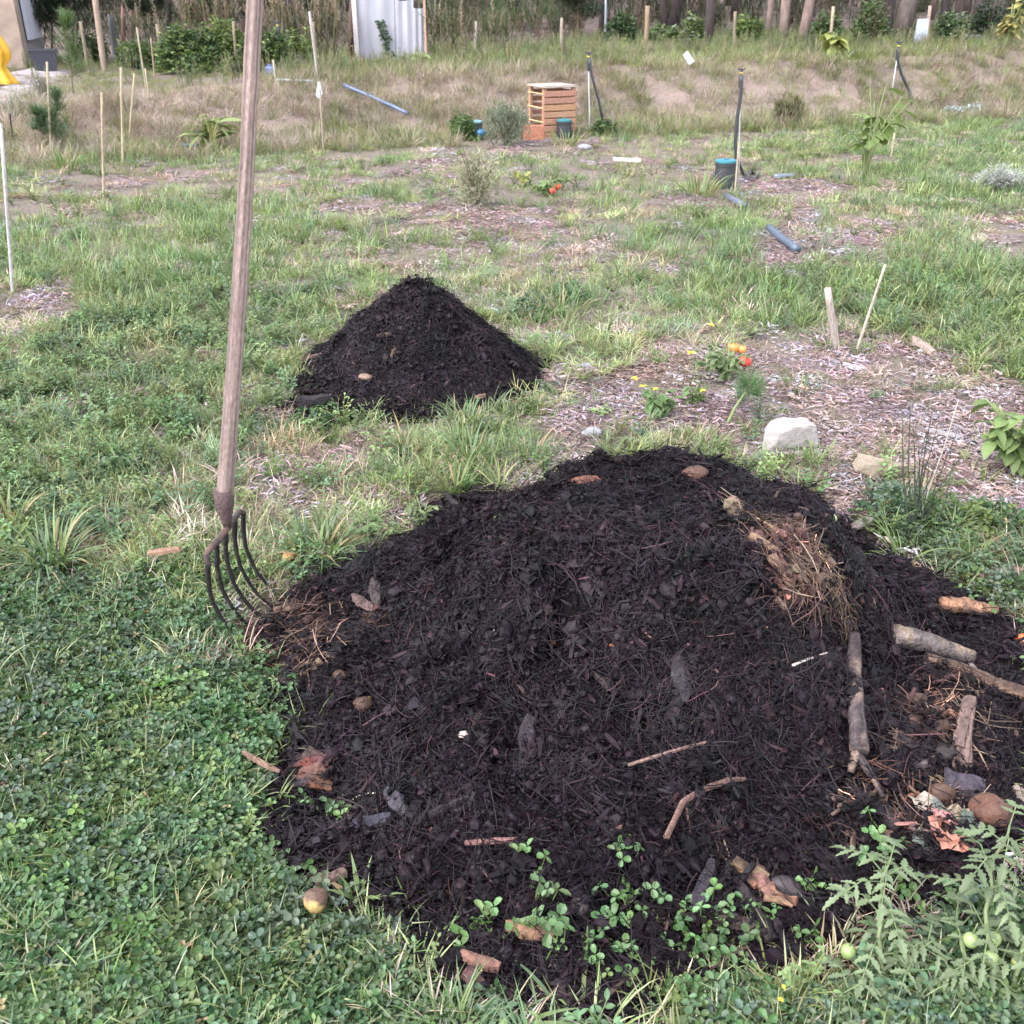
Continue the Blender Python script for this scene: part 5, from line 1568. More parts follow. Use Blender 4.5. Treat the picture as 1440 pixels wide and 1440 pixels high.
def crate():
    B = V3(onland(66, 101, False)); k = pxm(B); r = 17 * k; H = 29 * k
    o = thing('black_crate', 'black plastic tub standing by the house corner', 'tub', B)
    R = Matrix.Rotation(.35, 3, 'Z'); mb = MB(); vs_, fs = [], []
    prof = [(r * .8, 0), (r * .97, H * .93), (r * 1.06, H * .93), (r * 1.06, H), (r * .95, H), (r * .78, .03)]
    for q, z in prof:
        for sx, sy in ((-1, -1), (1, -1), (1, 1), (-1, 1)): vs_.append(B + R @ Vector((sx * q, sy * q * .75, z)))
    for j in range(5):
        for i in range(4):
            a, b = j * 4 + i, j * 4 + (i + 1) % 4; fs.append((a, b, b + 4, a + 4))
    fs += [(3, 2, 1, 0), (20, 21, 22, 23)]
    mb.add(vs_, fs, (.03, .032, .045)); mb.build('body', M_PLASTIC, o)
    for s in (-1, 1):
        mb = MB(); mb.box(B + R @ Vector((s * r * 1.08, 0, H * .9)), (.02, r * .5, .03), R, (.035, .037, .05), 0, .004); mb.build('handle', M_PLASTIC, o)
crate()
def path():
    poly = [tuple(onland(px, py, False)[:2]) for px, py in ((-160, 100), (40, 99), (98, 100), (92, 110), (60, 122), (40, 150), (5, 172), (-160, 180))]
    P = np.array(poly); x = np.arange(P[:, 0].min(), P[:, 0].max(), .12); y = np.arange(P[:, 1].min(), P[:, 1].max(), .12)
    X, Y = np.meshgrid(x, y); sdv = sdpoly(X + .12 * fbm(X * 2, Y * 2, 5, 2), Y + .2 * fbm(X * 2, Y * 2, 6, 2), poly)
    Z = land(X, Y) + 0.02 - 0.05 * sstep(-.1, .1, sdv); nx = len(x)
    V = np.stack([X, Y, Z], -1).reshape(-1, 3)
    ok = (sdv < .1); fm = ok[:-1, :-1] & ok[1:, 1:] & ok[1:, :-1] & ok[:-1, 1:]
    jj, ii = np.nonzero(fm); a = jj * nx + ii
    me = bpy.data.meshes.new('path'); me.from_pydata(V.tolist(), [], np.stack([a, a + 1, a + 1 + nx, a + nx], -1).tolist())
    me.materials.append(solidmat('pale_concrete', rough=.95, spec=.15, grain=.3, scale=4, bump=.5, bscale=12, col=(.27, .235, .235), col2=(.17, .145, .13), thr=(.5, .75)))
    o = bpy.data.objects.new('path', me); COL.objects.link(o); tag(o, 'pale worn path leading to the house at upper left', 'path', kind='structure')
path()
for nm, lab, q, Yd, col in (('leaning_sheet', 'light blue sheet leaning among the trunks at right', [(1286, 54), (1291, 27), (1306, 26), (1305, 56)], 0, (.34, .39, .5)),
                            ('low_sheet', 'low grey sheet behind the weeds at far right', [(1352, 68), (1350, 48), (1388, 49), (1387, 68)], 1.5, (.36, .36, .38))):
    Y = onland(q[0][0], 66, False)[1] + Yd
    P = [V3(atY(px, py, Y)) for px, py in q]; P[0].z -= .25; P[3].z -= .25
    mb = MB(); th = Vector((0, .03, 0)); mb.add(P + [p + th for p in P], [(0, 3, 2, 1), (4, 5, 6, 7), (0, 1, 5, 4), (1, 2, 6, 5), (2, 3, 7, 6), (3, 0, 4, 7)], col)
    single(nm, lab, 'metal sheet', mb, M_SHEET, P[0], False)

# ---------------------------------------------------------------- single plants near the heaps
random.seed(91)
def plant(name, label, cat, B): return thing(name, label, cat, B)
def tussock(label, px, rpx, nb, L, w, cols, droop=(0.9, 2.2), el=(0.7, 1.45)):
    B = V3(onland(px[0], px[1], px[1] > 1200)); mb = MB(); r = rpx * pxm(B)
    for _ in range(nb):
        a = U(0, 2 * pi); q = r * math.sqrt(U(0, 1)); c = random.choice(cols); g = U(.75, 1.25)
        c0 = (c[0] * 1.3 * g, c[1] * 1.1 * g, c[2] * g); c1 = (c[0] * g, c[1] * g, c[2] * g)
        if U(0, 1) < .14: c0 = c1 = (.3 * g, .22 * g, .12 * g)
        mb.blade(B + Vector((math.cos(a) * q, math.sin(a) * q, -.004)), a + U(-.7, .7), L * U(.55, 1.15), w * U(.7, 1.2), U(*el), U(*droop), c0, c1, 6, U(-.4, .4))
    o = mb.build('grass_tussock', M_LEAF, None, B); return tag(o, label, 'grass tussock')
GA, GB, GC, GY = (.09, .145, .055), (.125, .18, .075), (.085, .145, .075), (.15, .19, .07)
tussock('broad drooping grass tussock between the fork and the heap', (450, 790), 26, 90, .16, .008, [GA, GB, GC])
tussock('large arching grass tussock at the left edge above the clover', (70, 800), 30, 130, .2, .006, [GA, GB, GC])
tussock('yellow-green grass tussock at the left edge', (15, 745), 18, 60, .16, .006, [GY, GB])
tussock('upright bright tussock at the back left rim of the heap', (640, 700), 14, 60, .15, .006, [GB, GY], (.5, 1.4))
tussock('spiky green tussock behind the left shoulder of the heap', (570, 640), 20, 70, .15, .005, [GA, GC, GB])
tussock('dense bright grass clump right behind the heap summit', (985, 632), 38, 190, .10, .003, [GB, GA, GY], (.3, 1.5))
tussock('blue-green tussock on the mulch left of the heap top', (745, 645), 22, 80, .13, .005, [GC, GA])
tussock('leafy tussock behind the heap centre', (660, 655), 16, 60, .17, .006, [GC, GB], (.5, 1.6))
tussock('grass clump at the front foot of the small heap', (655, 600), 24, 90, .13, .005, [GC, GB, GA])
tussock('tussock right of the small heap foot', (755, 580), 16, 60, .12, .004, [GB, GA])
tussock('small grass sprout in the front left of the heap', (575, 1268), 8, 24, .05, .003, [GY, GB], (.3, 1.2))
tussock('broad grass blades in the clover at the lower left edge', (505, 1265), 6, 9, .10, .009, [GB], (.3, 1.0))
tussock('coarse grass blades at the bottom edge of the frame', (690, 1450), 24, 12, .15, .008, [GB, GC], (.8, 1.6), (.3, .8))
tussock('coarse grass blades right of centre at the bottom edge', (820, 1455), 16, 8, .16, .008, [GB, GC], (.8, 1.6), (.3, .8))
tussock('grassy tuft round the foot of the weathered stake', (1165, 492), 22, 60, .09, .004, [GA, GB], (.5, 1.6))
tussock('grassy tuft round the foot of the thin cane', (1215, 500), 18, 50, .10, .004, [GA, GB], (.8, 1.8))
tussock('dark green weed tuft left of the white block', (1120, 550), 26, 80, .09, .004, [GA, (.06, .1, .035)], (.5, 1.6))
tussock('yellow-green tussock at upper right of the small heap', (880, 395), 30, 90, .18, .006, [GB, GC])
tussock('arching green tussock above the small heap right side', (790, 440), 34, 90, .17, .006, [GC, GB])
tussock('green tussock in front of the pallet bin', (795, 205), 26, 80, .22, .009, [GB, GY], (.4, 1.6))
tussock('green tussock beside the right valve box', (985, 275), 30, 80, .25, .009, [GB, GA], (.4, 1.6))
tussock('fresh green tussock before the saplings at far left', (90, 238), 26, 90, .22, .009, [(.06, .14, .03), GB], (.4, 1.6))

def rush():
    B = V3(onland(1290, 748)); o = plant('rush_plant', 'dark leafless rush-like stems behind the right end of the heap', 'rush', B)
    tops = [(1268, 575), (1280, 560), (1284, 590), (1300, 615), (1312, 572), (1322, 640), (1340, 650), (1348, 600), (1330, 690), (1268, 650), (1306, 650), (1292, 620), (1318, 600), (1352, 640)]
    for t in tops:
        b = B + Vector((U(-.035, .035), U(-.03, .03), -.01)); T = V3(atY(t[0], t[1], B.y + U(-.05, .05)))
        mid = (b + T) / 2 + rvec(.01)
        mb = MB(); mb.tube(dense([b, mid, T], 4, .0015), [.0026 * (1 - .6 * i / 8) for i in range(9)], 5, (.05, .07, .045), col2=(.07, .075, .06)); mb.build('stem', M_LEAF, o, smooth=True)
    for p, t in (((1288, 745), (1348, 562)), ((1262, 660), (1312, 560))):
        mb = MB(); mb.tube(dense([V3(onland(*p)), V3(atY(*t, B.y + .05))], 3, .002), .0016, 5, (.42, .38, .34)); mb.build('dry_stem', M_LEAF, o)
    mb = MB()
    for _ in range(60):
        a = U(0, 6.28); q = U(0, .09); p = B + Vector((math.cos(a) * q, math.sin(a) * q, U(0, .04))); g = U(.7, 1.2)
        mb.leaf(p, (math.cos(a), math.sin(a), U(-.1, .6)), U(.015, .03), U(.01, .02), c0=(.1 * g, .15 * g, .06 * g))
    mb.build('foliage', M_LEAF, o)
rush()

def broadleaf(label, px, rpx, hpx, nstem, leafpx, col, lean=0.0, name='leafy_plant', cat='plant', nleaf=5, prof=None, stemcol=(.2, .24, .1), stemr=1.6):
    B = V3(onland(*px)); k = pxm(B); o = plant(name, label, cat, B)
    for s in range(nstem):
        a = U(0, 2 * pi); R = rpx * k * math.sqrt(U(.05, 1)); H = hpx * k * U(.55, 1.1)
        T = B + Vector((math.cos(a) * R + lean * k, math.sin(a) * R, H))
        m = B.lerp(T, .5) + Vector((-math.cos(a) * R * .2, -math.sin(a) * R * .2, H * .1))
        mb = MB(); mb.tube(dense([B + rvec(.01), m, T], 3), [stemr * k * (1 - .5 * i / 6) for i in range(7)], 6, stemcol); st = mb.build('stem', M_LEAF, o, smooth=True)
        mb = MB()
        for j in range(nleaf):
            f = U(.35, 1.0); p = B.lerp(m, f * 2) if f < .5 else m.lerp(T, f * 2 - 1)
            b = a + U(-1.8, 1.8); g = U(.75, 1.25)
            if leafpx >= 20: mb = MB()
            mb.leaf(p, (math.cos(b), math.sin(b), U(-.4, .5)), leafpx * k * U(.6, 1.1), leafpx * k * U(.4, .65), (U(-.3, .3), U(-.3, .3), 1), U(.1, .9), (col[0] * g, col[1] * g, col[2] * g), (col[0] * g * 1.2, col[1] * g * 1.1, col[2] * g), prof)
            if leafpx >= 20: mb.build('leaf', M_LEAF, st, o['o_'])
        if leafpx < 20: mb.build('leaves', M_LEAF, st, o['o_'])
    return o
broadleaf('broad-leaved pale green plant at the right edge above the heap', (1432, 666), 54, 105, 18, 34, (.10, .15, .055), -14, stemr=3)
broadleaf('bushy young plant with yellow flowers on the mulch behind the heap', (925, 590), 26, 40, 16, 16, (.07, .125, .045), nleaf=7)
broadleaf('green seedling clump on the mulch right of the flowering plant', (975, 570), 16, 30, 8, 14, (.08, .13, .05))
broadleaf('low tomato bush carrying red fruit on the mulch', (1020, 535), 44, 48, 18, 14, (.085, .125, .055), nleaf=7)
broadleaf('small leafy seedlings at the back left rim of the heap', (700, 745), 6, 22, 3, 10, (.12, .18, .06))
broadleaf('pale leafy seedling behind the left shoulder of the heap', (595, 740), 26, 36, 12, 13, (.12, .16, .08), nleaf=7)
broadleaf('tall leggy plant with drooping leaves on the right lush grass', (1215, 250), 42, 110, 9, 24, (.11, .16, .055), 10, stemr=1.2)
broadleaf('yellow-leaved weed in the grass left of the red tomatoes', (738, 262), 14, 20, 6, 10, (.2, .22, .07))
broadleaf('leafy weed with red fruit right of centre in the field', (772, 275), 22, 22, 9, 14, (.1, .15, .06))
broadleaf('young plant with long leaves before the sheet fence', (585, 96), 7, 18, 8, 20, (.13, .19, .06), name='young_tree', prof=[.1, .6, .9, .7, 0])
broadleaf('yellow-green young tree with whorled leaves on the bank top', (1168, 80), 8, 32, 9, 24, (.2, .23, .07), name='young_tree', prof=[.1, .6, .9, .7, 0])
broadleaf('yellow-leaved sapling at the upper right corner', (1412, 68), 14, 62, 12, 16, (.24, .22, .09), 8, name='young_tree')
broadleaf('maize-like plant with long pale leaves left of the handle', (300, 215), 14, 58, 9, 44, (.15, .19, .075), name='maize_plant', prof=[.25, .4, .45, .3, 0], nleaf=3, stemr=1.5, stemcol=(.3, .3, .1))

def flowers(label, heads, base):
    B = V3(onland(*base)); o = plant('wild_flower', label, 'flower', B)
    for px, py, r in heads:
        T = V3(atY(px, py, B.y)); k = pxm(T)
        mb = MB(); mb.tube(dense([B, (B + T) / 2 + rvec(.008), T], 3), .001, 4, (.12, .15, .06)); st = mb.build('stem', M_LEAF, o)
        mb = MB()
        for q in range(5):
            a = q * 1.257 + U(-.2, .2); mb.leaf(T, (math.cos(a), math.sin(a), U(0, .6)), r * k * 1.3, r * k, c0=(.5, .4, .05), prof=[.3, 1, .8, 0])
        mb.build('blossom', M_LEAF, st, o['o_'])
flowers('yellow flowers on thin stems above the bushy young plant', [(892, 532, 5), (904, 543, 5), (922, 547, 4)], (920, 585))
flowers('single yellow flower left of the tomato bush', [(972, 496, 6)], (978, 545))
flowers('yellow flower behind the tomato bush', [(1000, 457, 5)], (1003, 500))
flowers('small yellow flower low right of the bushy plant', [(989, 549, 4)], (985, 580))
flowers('yellow bloom at the bottom edge before the tomato plants', [(1098, 1405, 4), (1102, 1388, 3)], (1098, 1445))
def fruit(label, px, py, base, r, col):
    B = V3(onland(*base)); T = V3(atY(px, py, B.y)); k = pxm(T)
    o = thing('tomato', label, 'tomato', T)
    mb = MB(); mb.blob(T, (r * k, r * k, r * k * .92), .04, col, 14, 10); vary(mb, .12, 30); fr = mb.build('fruit', M_PLASTIC, o, smooth=True)
    mb = MB()
    for q in range(5): a = q * 1.257; mb.leaf(T + Vector((0, 0, r * k * .9)), (math.cos(a), math.sin(a), .1), r * k * .8, r * k * .3, c0=(.1, .15, .05))
    mb.tube([T + Vector((0, 0, r * k * .85)), T + Vector((.004, .004, r * k * 1.7))], .0012, 4, (.14, .17, .07)); mb.build('calyx', M_LEAF, fr, o['o_'])
fruit('ripe red tomato on the bush behind the heap', 1048, 508, (1045, 530), 9, (.55, .06, .04))
fruit('orange tomato left of the red one on the bush', 1031, 489, (1028, 520), 9, (.6, .2, .05))
fruit('second orange tomato touching the first on the bush', 1043, 491, (1042, 520), 7, (.6, .22, .06))
fruit('small red tomato in the mid field grass', 784, 262, (784, 276), 5, (.5, .07, .03))
fruit('deep red tomato just left below the small one in mid field', 777, 268, (777, 278), 5, (.42, .05, .03))

def fennel():
    B = V3(onland(1022, 598)); T = V3(atY(1048, 552, B.y)); o = plant('fennel', 'feathery green fennel tuft on a pale stem behind the heap', 'fennel', B)
    mb = MB(); mb.tube(dense([B, B.lerp(T, .5) + Vector((-.004, 0, .004)), T], 3), [.007 - .0006 * i for i in range(7)], 7, (.24, .3, .13)); mb.build('stem', M_LEAF, o, smooth=True)
    C = V3(atY(1056, 540, B.y)); k = pxm(C); mb = MB()
    for _ in range(420):
        d = rvec().normalized(); e = C + Vector((d.x * 32 * k, d.y * 28 * k, d.z * 30 * k)) * U(.4, 1); s = T.lerp(e, U(.3, .7)); g = U(.7, 1.3)
        mb.tube([s, e + rvec(.004)], .0006, 3, (.075 * g, .15 * g, .05 * g), cap=False)
    mb.build('fronds', M_LEAF, o)
fennel()

LOBED = [.12, .7, .42, 1.0, .6, .8, .35, .45, 0]
def tomato_plant(label, bpx, stems, col, fruits):
    B = V3(onland(*bpx, False)); o = plant('tomato_plant', label, 'tomato plant', B)
    for pts, h in stems:
        Hs = h if isinstance(h, (list, tuple)) else [h * (i + 1) / len(pts) for i in range(len(pts))]
        P = [B + rvec(.01)]
        for (px, py), hh in zip(pts, Hs):
            q = onflat(px, py, hh); P.append(V3(q))
        path = dense(P, 4, .003)
        mb = MB(); mb.tube(path, [.0045 - .003 * i / len(path) for i in range(len(path))], 7, (.17, .21, .10)); st = mb.build('stem', M_LEAF, o, smooth=True)
        for i in range(2, len(path)):
            p = path[i]; az = i * 2.4 + U(-.4, .4); L = U(.05, .095); mb = MB(); g = U(.8, 1.25)
            d = Vector((math.cos(az), math.sin(az), U(-.05, .45))).normalized(); tip = p + d * L - Vector((0, 0, .02))
            mid = p + d * L * .5 + Vector((0, 0, .008))
            mb.tube([p, mid, tip], .0011, 4, (.15, .2, .09), cap=False)
            s = d.cross(Vector((0, 0, 1))).normalized(); c = (col[0] * g, col[1] * g, col[2] * g)
            for f in (.35, .62, .85):
                q = p.lerp(mid, f * 2) if f < .5 else mid.lerp(tip, f * 2 - 1)
                for sg in (-1, 1):
                    mb.leaf(q, s * sg + d * .6 + Vector((0, 0, U(-.4, .1))), U(.016, .03), U(.008, .015), c0=c, prof=LOBED, curl=U(.1, .6), fold=U(0, .4))
            mb.leaf(tip, d - Vector((0, 0, .4)), U(.022, .036), U(.011, .018), c0=c, prof=LOBED, curl=.5)
            mb.build('leaf', M_LEAF, st, o['o_'])
    for px, py, h, r, c in fruits:
        T = V3(onflat(px, py, h)); k = pxm(T); mb = MB(); mb.blob(T, (r * k, r * k, r * k * 1.05), .03, c, 16, 12); mb.tube([T + Vector((0, 0, r * k)), T + Vector((.006, .004, r * k + .02))], .001, 4, (.15, .2, .08))
        mb.build('green_tomato', M_PLASTIC, o, smooth=True)
tomato_plant('pale tomato plant with one green fruit in the lower right clover', (1245, 1400), [([(1240, 1360), (1236, 1300), (1240, 1240), (1250, 1215)], [.03, .08, .11, .13]), ([(1260, 1390), (1290, 1340), (1310, 1330)], [.03, .06, .06]), ([(1210, 1400), (1180, 1400)], [.04, .05])],
             (.115, .15, .08), [(1193, 1338, .05, 11, (.18, .235, .085))])
tomato_plant('tall tomato plant with several green fruits at the lower right edge', (1420, 1420), [([(1395, 1350), (1385, 1280), (1400, 1210), (1420, 1160)], [.06, .12, .17, .2]), ([(1430, 1360), (1450, 1280), (1450, 1200)], [.06, .12, .16]), ([(1370, 1380), (1350, 1320)], [.05, .07])],
             (.11, .145, .075), [(1365, 1322, .07, 11, (.2, .26, .1)), (1398, 1320, .08, 10, (.18, .235, .085)), (1394, 1348, .06, 11, (.2, .26, .1)), (1428, 1353, .06, 6, (.24, .26, .08))])

# ---------------------------------------------------------------- bushes, reeds, saplings and trees behind
random.seed(97)
def shrub(name, label, cat, px, rpx, hpx, n, leafpx, cols, Ydepth=0.6, wisp=0.0):
    B = V3(onland(*px, False)); k = pxm(B); o = plant(name, label, cat, B)
    rx, H = rpx * k, hpx * k; mb = MB(); tips = []
    for i in range(9):
        a = i * .7 + U(-.2, .2); T = B + Vector((math.cos(a) * rx * .75, math.sin(a) * rx * Ydepth, H * U(.6, .95))); tips.append(T)
        mb.tube(dense([B + rvec(.02), B.lerp(T, .5) + Vector((0, 0, H * .1)), T], 2, .01), [max(.003, .012 * H) * (1 - .17 * q) for q in range(5)], 5, (.13, .1, .07))
    mb.build('stems', M_LEAF, o)
    mb = MB(); cl = [(U(-1, 1), U(-1, 1), U(0.1, 1), U(.25, .5), U(.65, 1.3)) for _ in range(26)]
    for _ in range(n):
        c = random.choice(cl); d = rvec(); 
        while d.length > 1: d = rvec()
        q = Vector((c[0], c[1], c[2])) * .75 + d * c[3]
        ll = math.hypot(q.x, q.y)
        if ll > 1 - .45 * max(0, q.z) ** 2: continue
        z = max(.02, q.z * .8 + .1)
        P = B + Vector((q.x * rx, q.y * rx * Ydepth, z * H)); col = random.choice(cols); g = c[4] * U(.75, 1.25); a = U(0, 6.28)
        dd = Vector((math.cos(a), math.sin(a), U(-.5, .8) + wisp))
        mb.leaf(P, dd, leafpx * k * U(.6, 1.2), leafpx * k * (.45 if wisp < .5 else .12) * U(.7, 1.2), rvec(), U(0, .5), (col[0] * g, col[1] * g, col[2] * g), None, [.3, 1, .7, 0])
    mb.build('foliage', M_LEAF, o)
DK, MD, YG, GRY = (.035, .06, .025), (.06, .1, .035), (.13, .17, .05), (.15, .17, .12)
shrub('shrub', 'dark green shrub left of the fork handle behind the terrace', 'shrub', (270, 101), 52, 66, 4200, 7, [DK, MD, MD, YG])
shrub('shrub', 'dark shrub just right of the fork handle', 'shrub', (376, 100), 44, 58, 3400, 7, [DK, MD, YG])
shrub('shrub', 'yellow-green shrub beside the bare sapling', 'shrub', (425, 100), 26, 62, 1500, 6, [MD, YG, YG])
shrub('shrub', 'low green shrub among the posts at left', 'shrub', (196, 96), 36, 40, 1900, 6, [MD, YG, MD])
shrub('shrub', 'shady bushes beyond the thick pale post', 'shrub', (130, 90), 34, 44, 1800, 6, [DK, MD])
shrub('shrub', 'fine grey-green bush left of the pallet bin', 'shrub', (712, 205), 38, 66, 3200, 8, [GRY, (.11, .14, .09), (.17, .19, .14)], .8, .9)
shrub('shrub', 'small bright green bush left of the pale-lidded valve box', 'shrub', (650, 198), 20, 42, 1300, 6, [MD, (.07, .13, .035)])
shrub('shrub', 'little dark bush behind the sprinkler right of the bin', 'shrub', (850, 192), 20, 26, 700, 6, [MD, DK])
shrub('shrub', 'dried pale weed bush in mid field', 'shrub', (672, 290), 40, 88, 3000, 9, [(.3, .28, .22), (.22, .23, .14), (.33, .29, .22), (.16, .18, .1)], .7, .7)
shrub('shrub', 'olive green bush under the trunks at right', 'shrub', (1222, 66), 28, 66, 1700, 6, [(.1, .12, .05), MD])
shrub('shrub', 'dark bluish bush at the far right corner', 'shrub', (1385, 60), 26, 60, 1500, 6, [(.04, .055, .045), DK])
shrub('shrub', 'green weedy bush left of the first pink trunk', 'shrub', (975, 70), 22, 52, 1200, 6, [YG, MD, GRY])
shrub('shrub', 'brownish rush clump on the bank edge at right', 'shrub', (1108, 178), 26, 40, 900, 14, [(.17, .15, .09), (.12, .12, .06)], .6, 1.6)
shrub('shrub', 'whitish flowering clump in the lush grass nearer left', 'shrub', (1338, 164), 12, 14, 420, 7, [(.28, .31, .35), (.34, .37, .4), (.15, .18, .15)])
shrub('shrub', 'whitish flowering clump in the lush grass at far right', 'shrub', (1372, 160), 17, 14, 520, 7, [(.28, .31, .35), (.34, .37, .4), (.15, .18, .15)])
shrub('shrub', 'loose grey-lilac weed patch at the right edge of the field', 'shrub', (1410, 268), 46, 36, 1300, 10, [(.34, .35, .36), (.25, .28, .22), (.3, .29, .3)], .6, .6)
shrub('shrub', 'grey twiggy weed by the house path', 'shrub', (60, 135), 16, 30, 700, 6, [(.2, .18, .16), (.14, .14, .1)], .6, .7)

shrub('shrub', 'bright leafy shrub right below the reed plumes', 'shrub', (322, 101), 34, 74, 2600, 8, [YG, MD, YG])
shrub('shrub', 'green shrub behind the short white peg', 'shrub', (408, 98), 30, 50, 1800, 7, [MD, YG, DK])
shrub('shrub', 'dark green bush right of the leaning pink trunk', 'shrub', (1160, 66), 24, 50, 1300, 7, [MD, DK, (.08, .11, .04)])
shrub('shrub', 'pale green bush behind the pale post at right', 'shrub', (1050, 66), 26, 46, 1300, 7, [YG, MD])
shrub('shrub', 'dark green bush right of the blue-grey pole', 'shrub', (872, 64), 26, 46, 1300, 7, [MD, DK])
shrub('shrub', 'green bush below the dead tan post', 'shrub', (930, 68), 26, 36, 1300, 7, [YG, GRY, MD])
shrub('shrub', 'dark bush between the blue sheet and the corner', 'shrub', (1335, 62), 26, 44, 1300, 7, [DK, MD, GRY])
def reeds(label, px, rpx, hpx, n, plume):
    B = V3(onland(*px, False)); k = pxm(B); o = plant('reed_clump', label, 'reeds', B)
    mb = MB()
    for i in range(n):
        b = B + Vector((U(-1, 1) * rpx * k, U(-.5, .5) * rpx * k, 0)); T = b + Vector((U(-.18, .18), U(-.1, .1), hpx * k * U(.65, 1.05)))
        g = U(.8, 1.2); mb.tube([b, b.lerp(T, .5) + rvec(.03), T], .006, 4, (.15 * g, .135 * g, .08 * g), cap=False)
        for j in range(3):
            p = b.lerp(T, U(.2, .8)); mb.blade(p, U(0, 6.28), U(.25, .5), .022, U(.6, 1.3), U(.6, 1.8), (.075 * g, .09 * g, .04 * g), (.12 * g, .12 * g, .065 * g), 4)
        if i < plume:
            la = U(0, 6.28); mp = MB()
            for j in range(46):
                f = j / 46; p = T + Vector((math.cos(la) * .14 * f, math.sin(la) * .05 * f, (f - .6) * .6)); a = U(0, 6.28); q = (.27 * g, .2 * g, .155 * g)
                mp.blade(p, a, U(.08, .2) * (1.1 - f), .016, U(.2, 1.2), U(-.2, 1.4), q, (.3 * g, .235 * g, .185 * g), 2)
            mp.build('plume', M_LEAF, o)
    mb.build('stalks', M_LEAF, o)
reeds('feathery reed clump left of the handle top', (300, 94), 40, 104, 30, 26)
reeds('pinkish reed plumes right of the handle', (398, 94), 34, 94, 26, 22)
reeds('reed plumes beside the metal sheets', (466, 92), 26, 88, 24, 18)
reeds('pale reed stalks at the left among the shrubs', (205, 88), 22, 74, 12, 6)
reeds('dry reed stalks just right of the metal sheets', (630, 84), 28, 66, 24, 5)
reeds('greenish tall stalks under the bright pine', (700, 78), 26, 60, 18, 1)

def pine_needles(mb, c, R, n, L, w, col):
    for _ in range(n):
        d = rvec().normalized(); d.z = abs(d.z) * .6 + .2; g = U(.6, 1.3)
        a = math.atan2(d.y, d.x); mb.blade(c + rvec(R), a, L * U(.7, 1.2), w, math.asin(min(1, d.z / d.length)), U(0, .8), (col[0] * g, col[1] * g, col[2] * g), None, 2)
def pine_sapling(label, t, b, col, spread=.3, L=.1):
    B = V3(onland(*b, False)); T = V3(atY(*t, B.y)); o = plant('pine_sapling', label, 'pine sapling', B); H = (T - B).length
    mb = MB(); mb.tube(dense([B, B.lerp(T, .5), T], 3, .008), [max(.004, .012 * H) * (1 - .13 * i) for i in range(7)], 6, (.13, .1, .07)); mb.build('stem', M_BARK, o)
    mb = MB()
    for i in range(int(26 + H * 14)):
        f = U(.22, 1); p = B.lerp(T, f); a = U(0, 6.28); R = spread * H * (1.05 - f) * U(.4, 1); e = p + Vector((math.cos(a) * R, math.sin(a) * R, R * .35))
        mb.tube([p, e], .004, 4, (.12, .1, .06), cap=False)
        for q in (.4, .75, 1): pine_needles(mb, p.lerp(e, q), .05 * H, 22 if H > 1.6 else 8, L * 1.2, (.008 + .004 * H) if H > 1.6 else .006, col)
    mb.build('needles', M_LEAF, o)
pine_sapling('small pine sapling on a bare stem beside the black tub', (92, 20), (104, 135), (.10, .155, .06), .42)
pine_sapling('bluish pine sapling in the grass at far left', (78, 128), (80, 212), (.10, .15, .085), .4)
pine_sapling('drooping pine sapling left of the bluish one', (50, 150), (66, 205), (.10, .15, .085), .5)
pine_sapling('bright young pine right of the metal sheets', (700, -60), (703, 74), (.075, .13, .05), .42, .16)
pine_sapling('second bright young pine above the pallet bin', (762, -70), (757, 72), (.08, .125, .045), .42, .16)
pine_sapling('dark young pine behind the reeds right of the sheets', (640, -60), (640, 66), (.05, .085, .035), .45, .16)
pine_sapling('dark young pine behind the thick pale post', (108, -80), (102, 80), (.03, .05, .03), .5, .16)
pine_sapling('dark young pine above the left shrubs', (215, -70), (213, 76), (.03, .05, .03), .5, .16)

for lab, t_, b_ in (('dark young pine right of the house corner', (76, -80), (72, 84)), ('dark young pine behind the reeds left of the handle', (300, -80), (296, 78)), ('dark young pine behind the fork handle', (368, -80), (362, 76)),
                    ('dark young pine behind the bare sapling', (448, -80), (450, 76)), ('dark young pine left of the blue-grey pole', (815, -70), (812, 62)), ('dark young pine behind the leaning pink trunk', (1178, -70), (1176, 58)), ('dark young pine in the upper right corner', (1425, -70), (1424, 60))):
    pine_sapling(lab, t_, b_, (.03, .048, .027), .5, .16)

